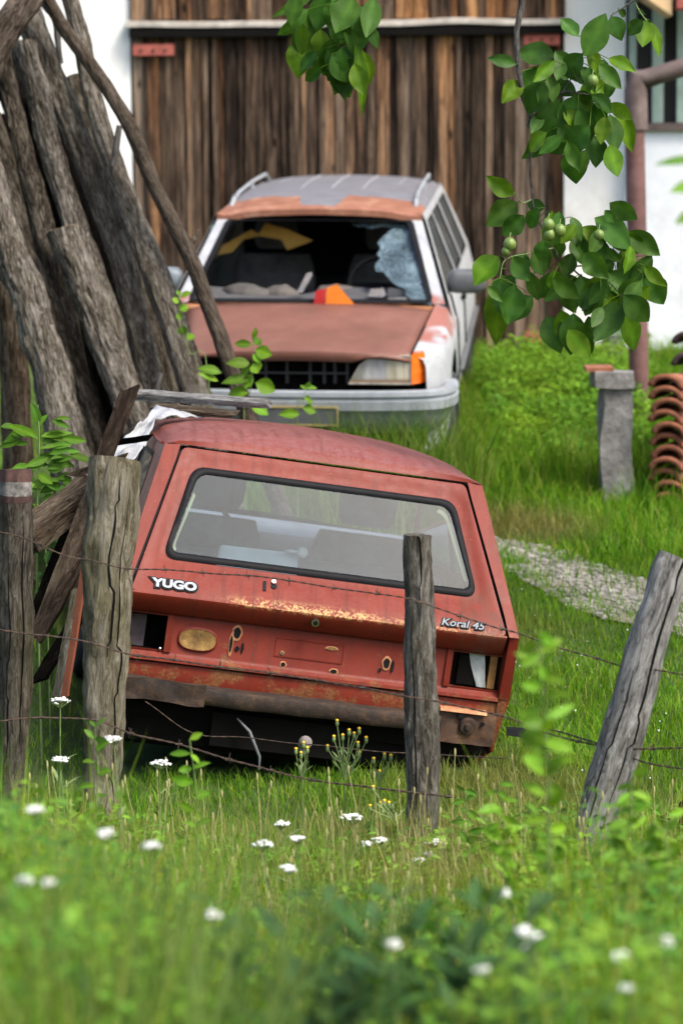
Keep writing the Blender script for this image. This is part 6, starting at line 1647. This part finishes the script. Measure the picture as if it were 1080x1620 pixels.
# straw coloured seed heads
m = MB()
for k in range(420):
    y = rnd.uniform(5.6, 8.6); x = rnd.uniform(-1, 1) * (.2 + .14 * y); h = rnd.uniform(.18, .40); z0 = gz(x, y); dx = rnd.uniform(-.05, .05)
    m.tube([(x, y, z0), (x + dx * .4, y, z0 + h * .6), (x + dx, y, z0 + h)], [.0014, .0012, .001], 4); m.sphere((x + dx, y, z0 + h), .0042, 6, 5, (.8, .8, 3.6))
tag(m.build('seed_heads', plain('straw_seed', (.34, .31, .13), .85, .35, 30), None, smooth=60), 'straw brown seed heads standing in the meadow', 'seed heads', kind='stuff')
# tall pale blades close to the lens at the left
n = 620; y = rng.uniform(3.6, 4.8, n); x = rng.normal(-.085, .03, n) * y; blades('tall_blades', x, y, rng.uniform(.55, 1.12, n), rng.uniform(.008, .013, n), palette(n, [(.16, .24, .06), (.22, .30, .10), (.12, .20, .05)], (3, 2, 3)), .3, 'tall blurred grass blades before the thick mossy post', 'grass')

pts = []; sz = []
def fg_limit(x, y): return 1600 - 75 * (y - 3.8) - 55 * sstep(.05, .11, x / y) + 95 * math.exp(-((x / y - .012) / .05) ** 2) - 120 * sstep(.035, .11, -x / y) + 95 * noise.noise((x * 2.6, y * 1.1, 31)) + 60 * noise.noise((x * 7, y * 2, 33)) - 60 * min(1, abs(x + .05) / .6) ** 2
for k in range(15000):
    y = rnd.uniform(3.7, 6.3); x = rnd.uniform(-1, 1) * (.25 + .14 * y)
    g = gz(x, y); zt_ = max(g + .06, at(540, fg_limit(x, y), y).z); zz = zt_ - (zt_ - g) * .8 * rnd.random() ** 1.2
    pts.append(Vector((x, y, zz))); sz.append(rnd.choice((rnd.uniform(.010, .024), rnd.uniform(.02, .048))))
leafmass('near_weeds', pts, sz, 'weed_leaf', 'out of focus bright weeds along the bottom edge of the picture', 'weeds', (1.05, .95, 1.0), .6)
n = 7000; y = rng.uniform(3.6, 6.8, n); x = rng.uniform(-1, 1, n) * (.25 + .14 * y); lim = np.array([fg_limit(a, b) for a, b in zip(x, y)]) + rng.normal(0, 55, n)
zt_ = np.array([at(540, a, b).z for a, b in zip(lim, y)]); h = np.clip(zt_ - gzv(x, y), .08, 1.2)
blades('near_grass', x, y, h, rng.uniform(.005, .010, n), palette(n, MEAD, (4, 5, 4, 3, 4)), .3, 'tall blurred grass along the bottom edge of the picture', 'grass')

n = 5200; y = rng.uniform(6.9, 8.7, n); x = rng.uniform(-1, 1, n) * (.2 + .14 * y)
blades('dry_stalks', x, y, rng.uniform(.14, .34, n), rng.uniform(.003, .005, n), palette(n, [(.38, .36, .15), (.30, .33, .10), (.28, .23, .11)], (3, 3, 2)), .25, 'dry straw coloured stalks standing in the meadow before the fence', 'grass')

pts = []; sz = []
for k in range(5200):
    y = rnd.uniform(7.0, 8.6); x = rnd.uniform(-1, 1) * (.2 + .14 * y)
    wgt = .35 + .9 * sstep(.25, .8, abs(x + .05)) + .5 * noise.noise((x * 2, y * 2, 77))
    if rnd.random() > wgt: continue
    pts.append(Vector((x, y, gz(x, y) + (.10 + .20 * wgt * (1 - .5 * (y - 7) / 1.6)) * (.3 + .7 * rnd.random())))); sz.append(rnd.uniform(.02, .05))
leafmass('fence_weeds', pts, sz, 'weed_leaf', 'leafy weeds crowding round the feet of the fence posts', 'weeds', (1.15, 1.0, 1.0), .6)
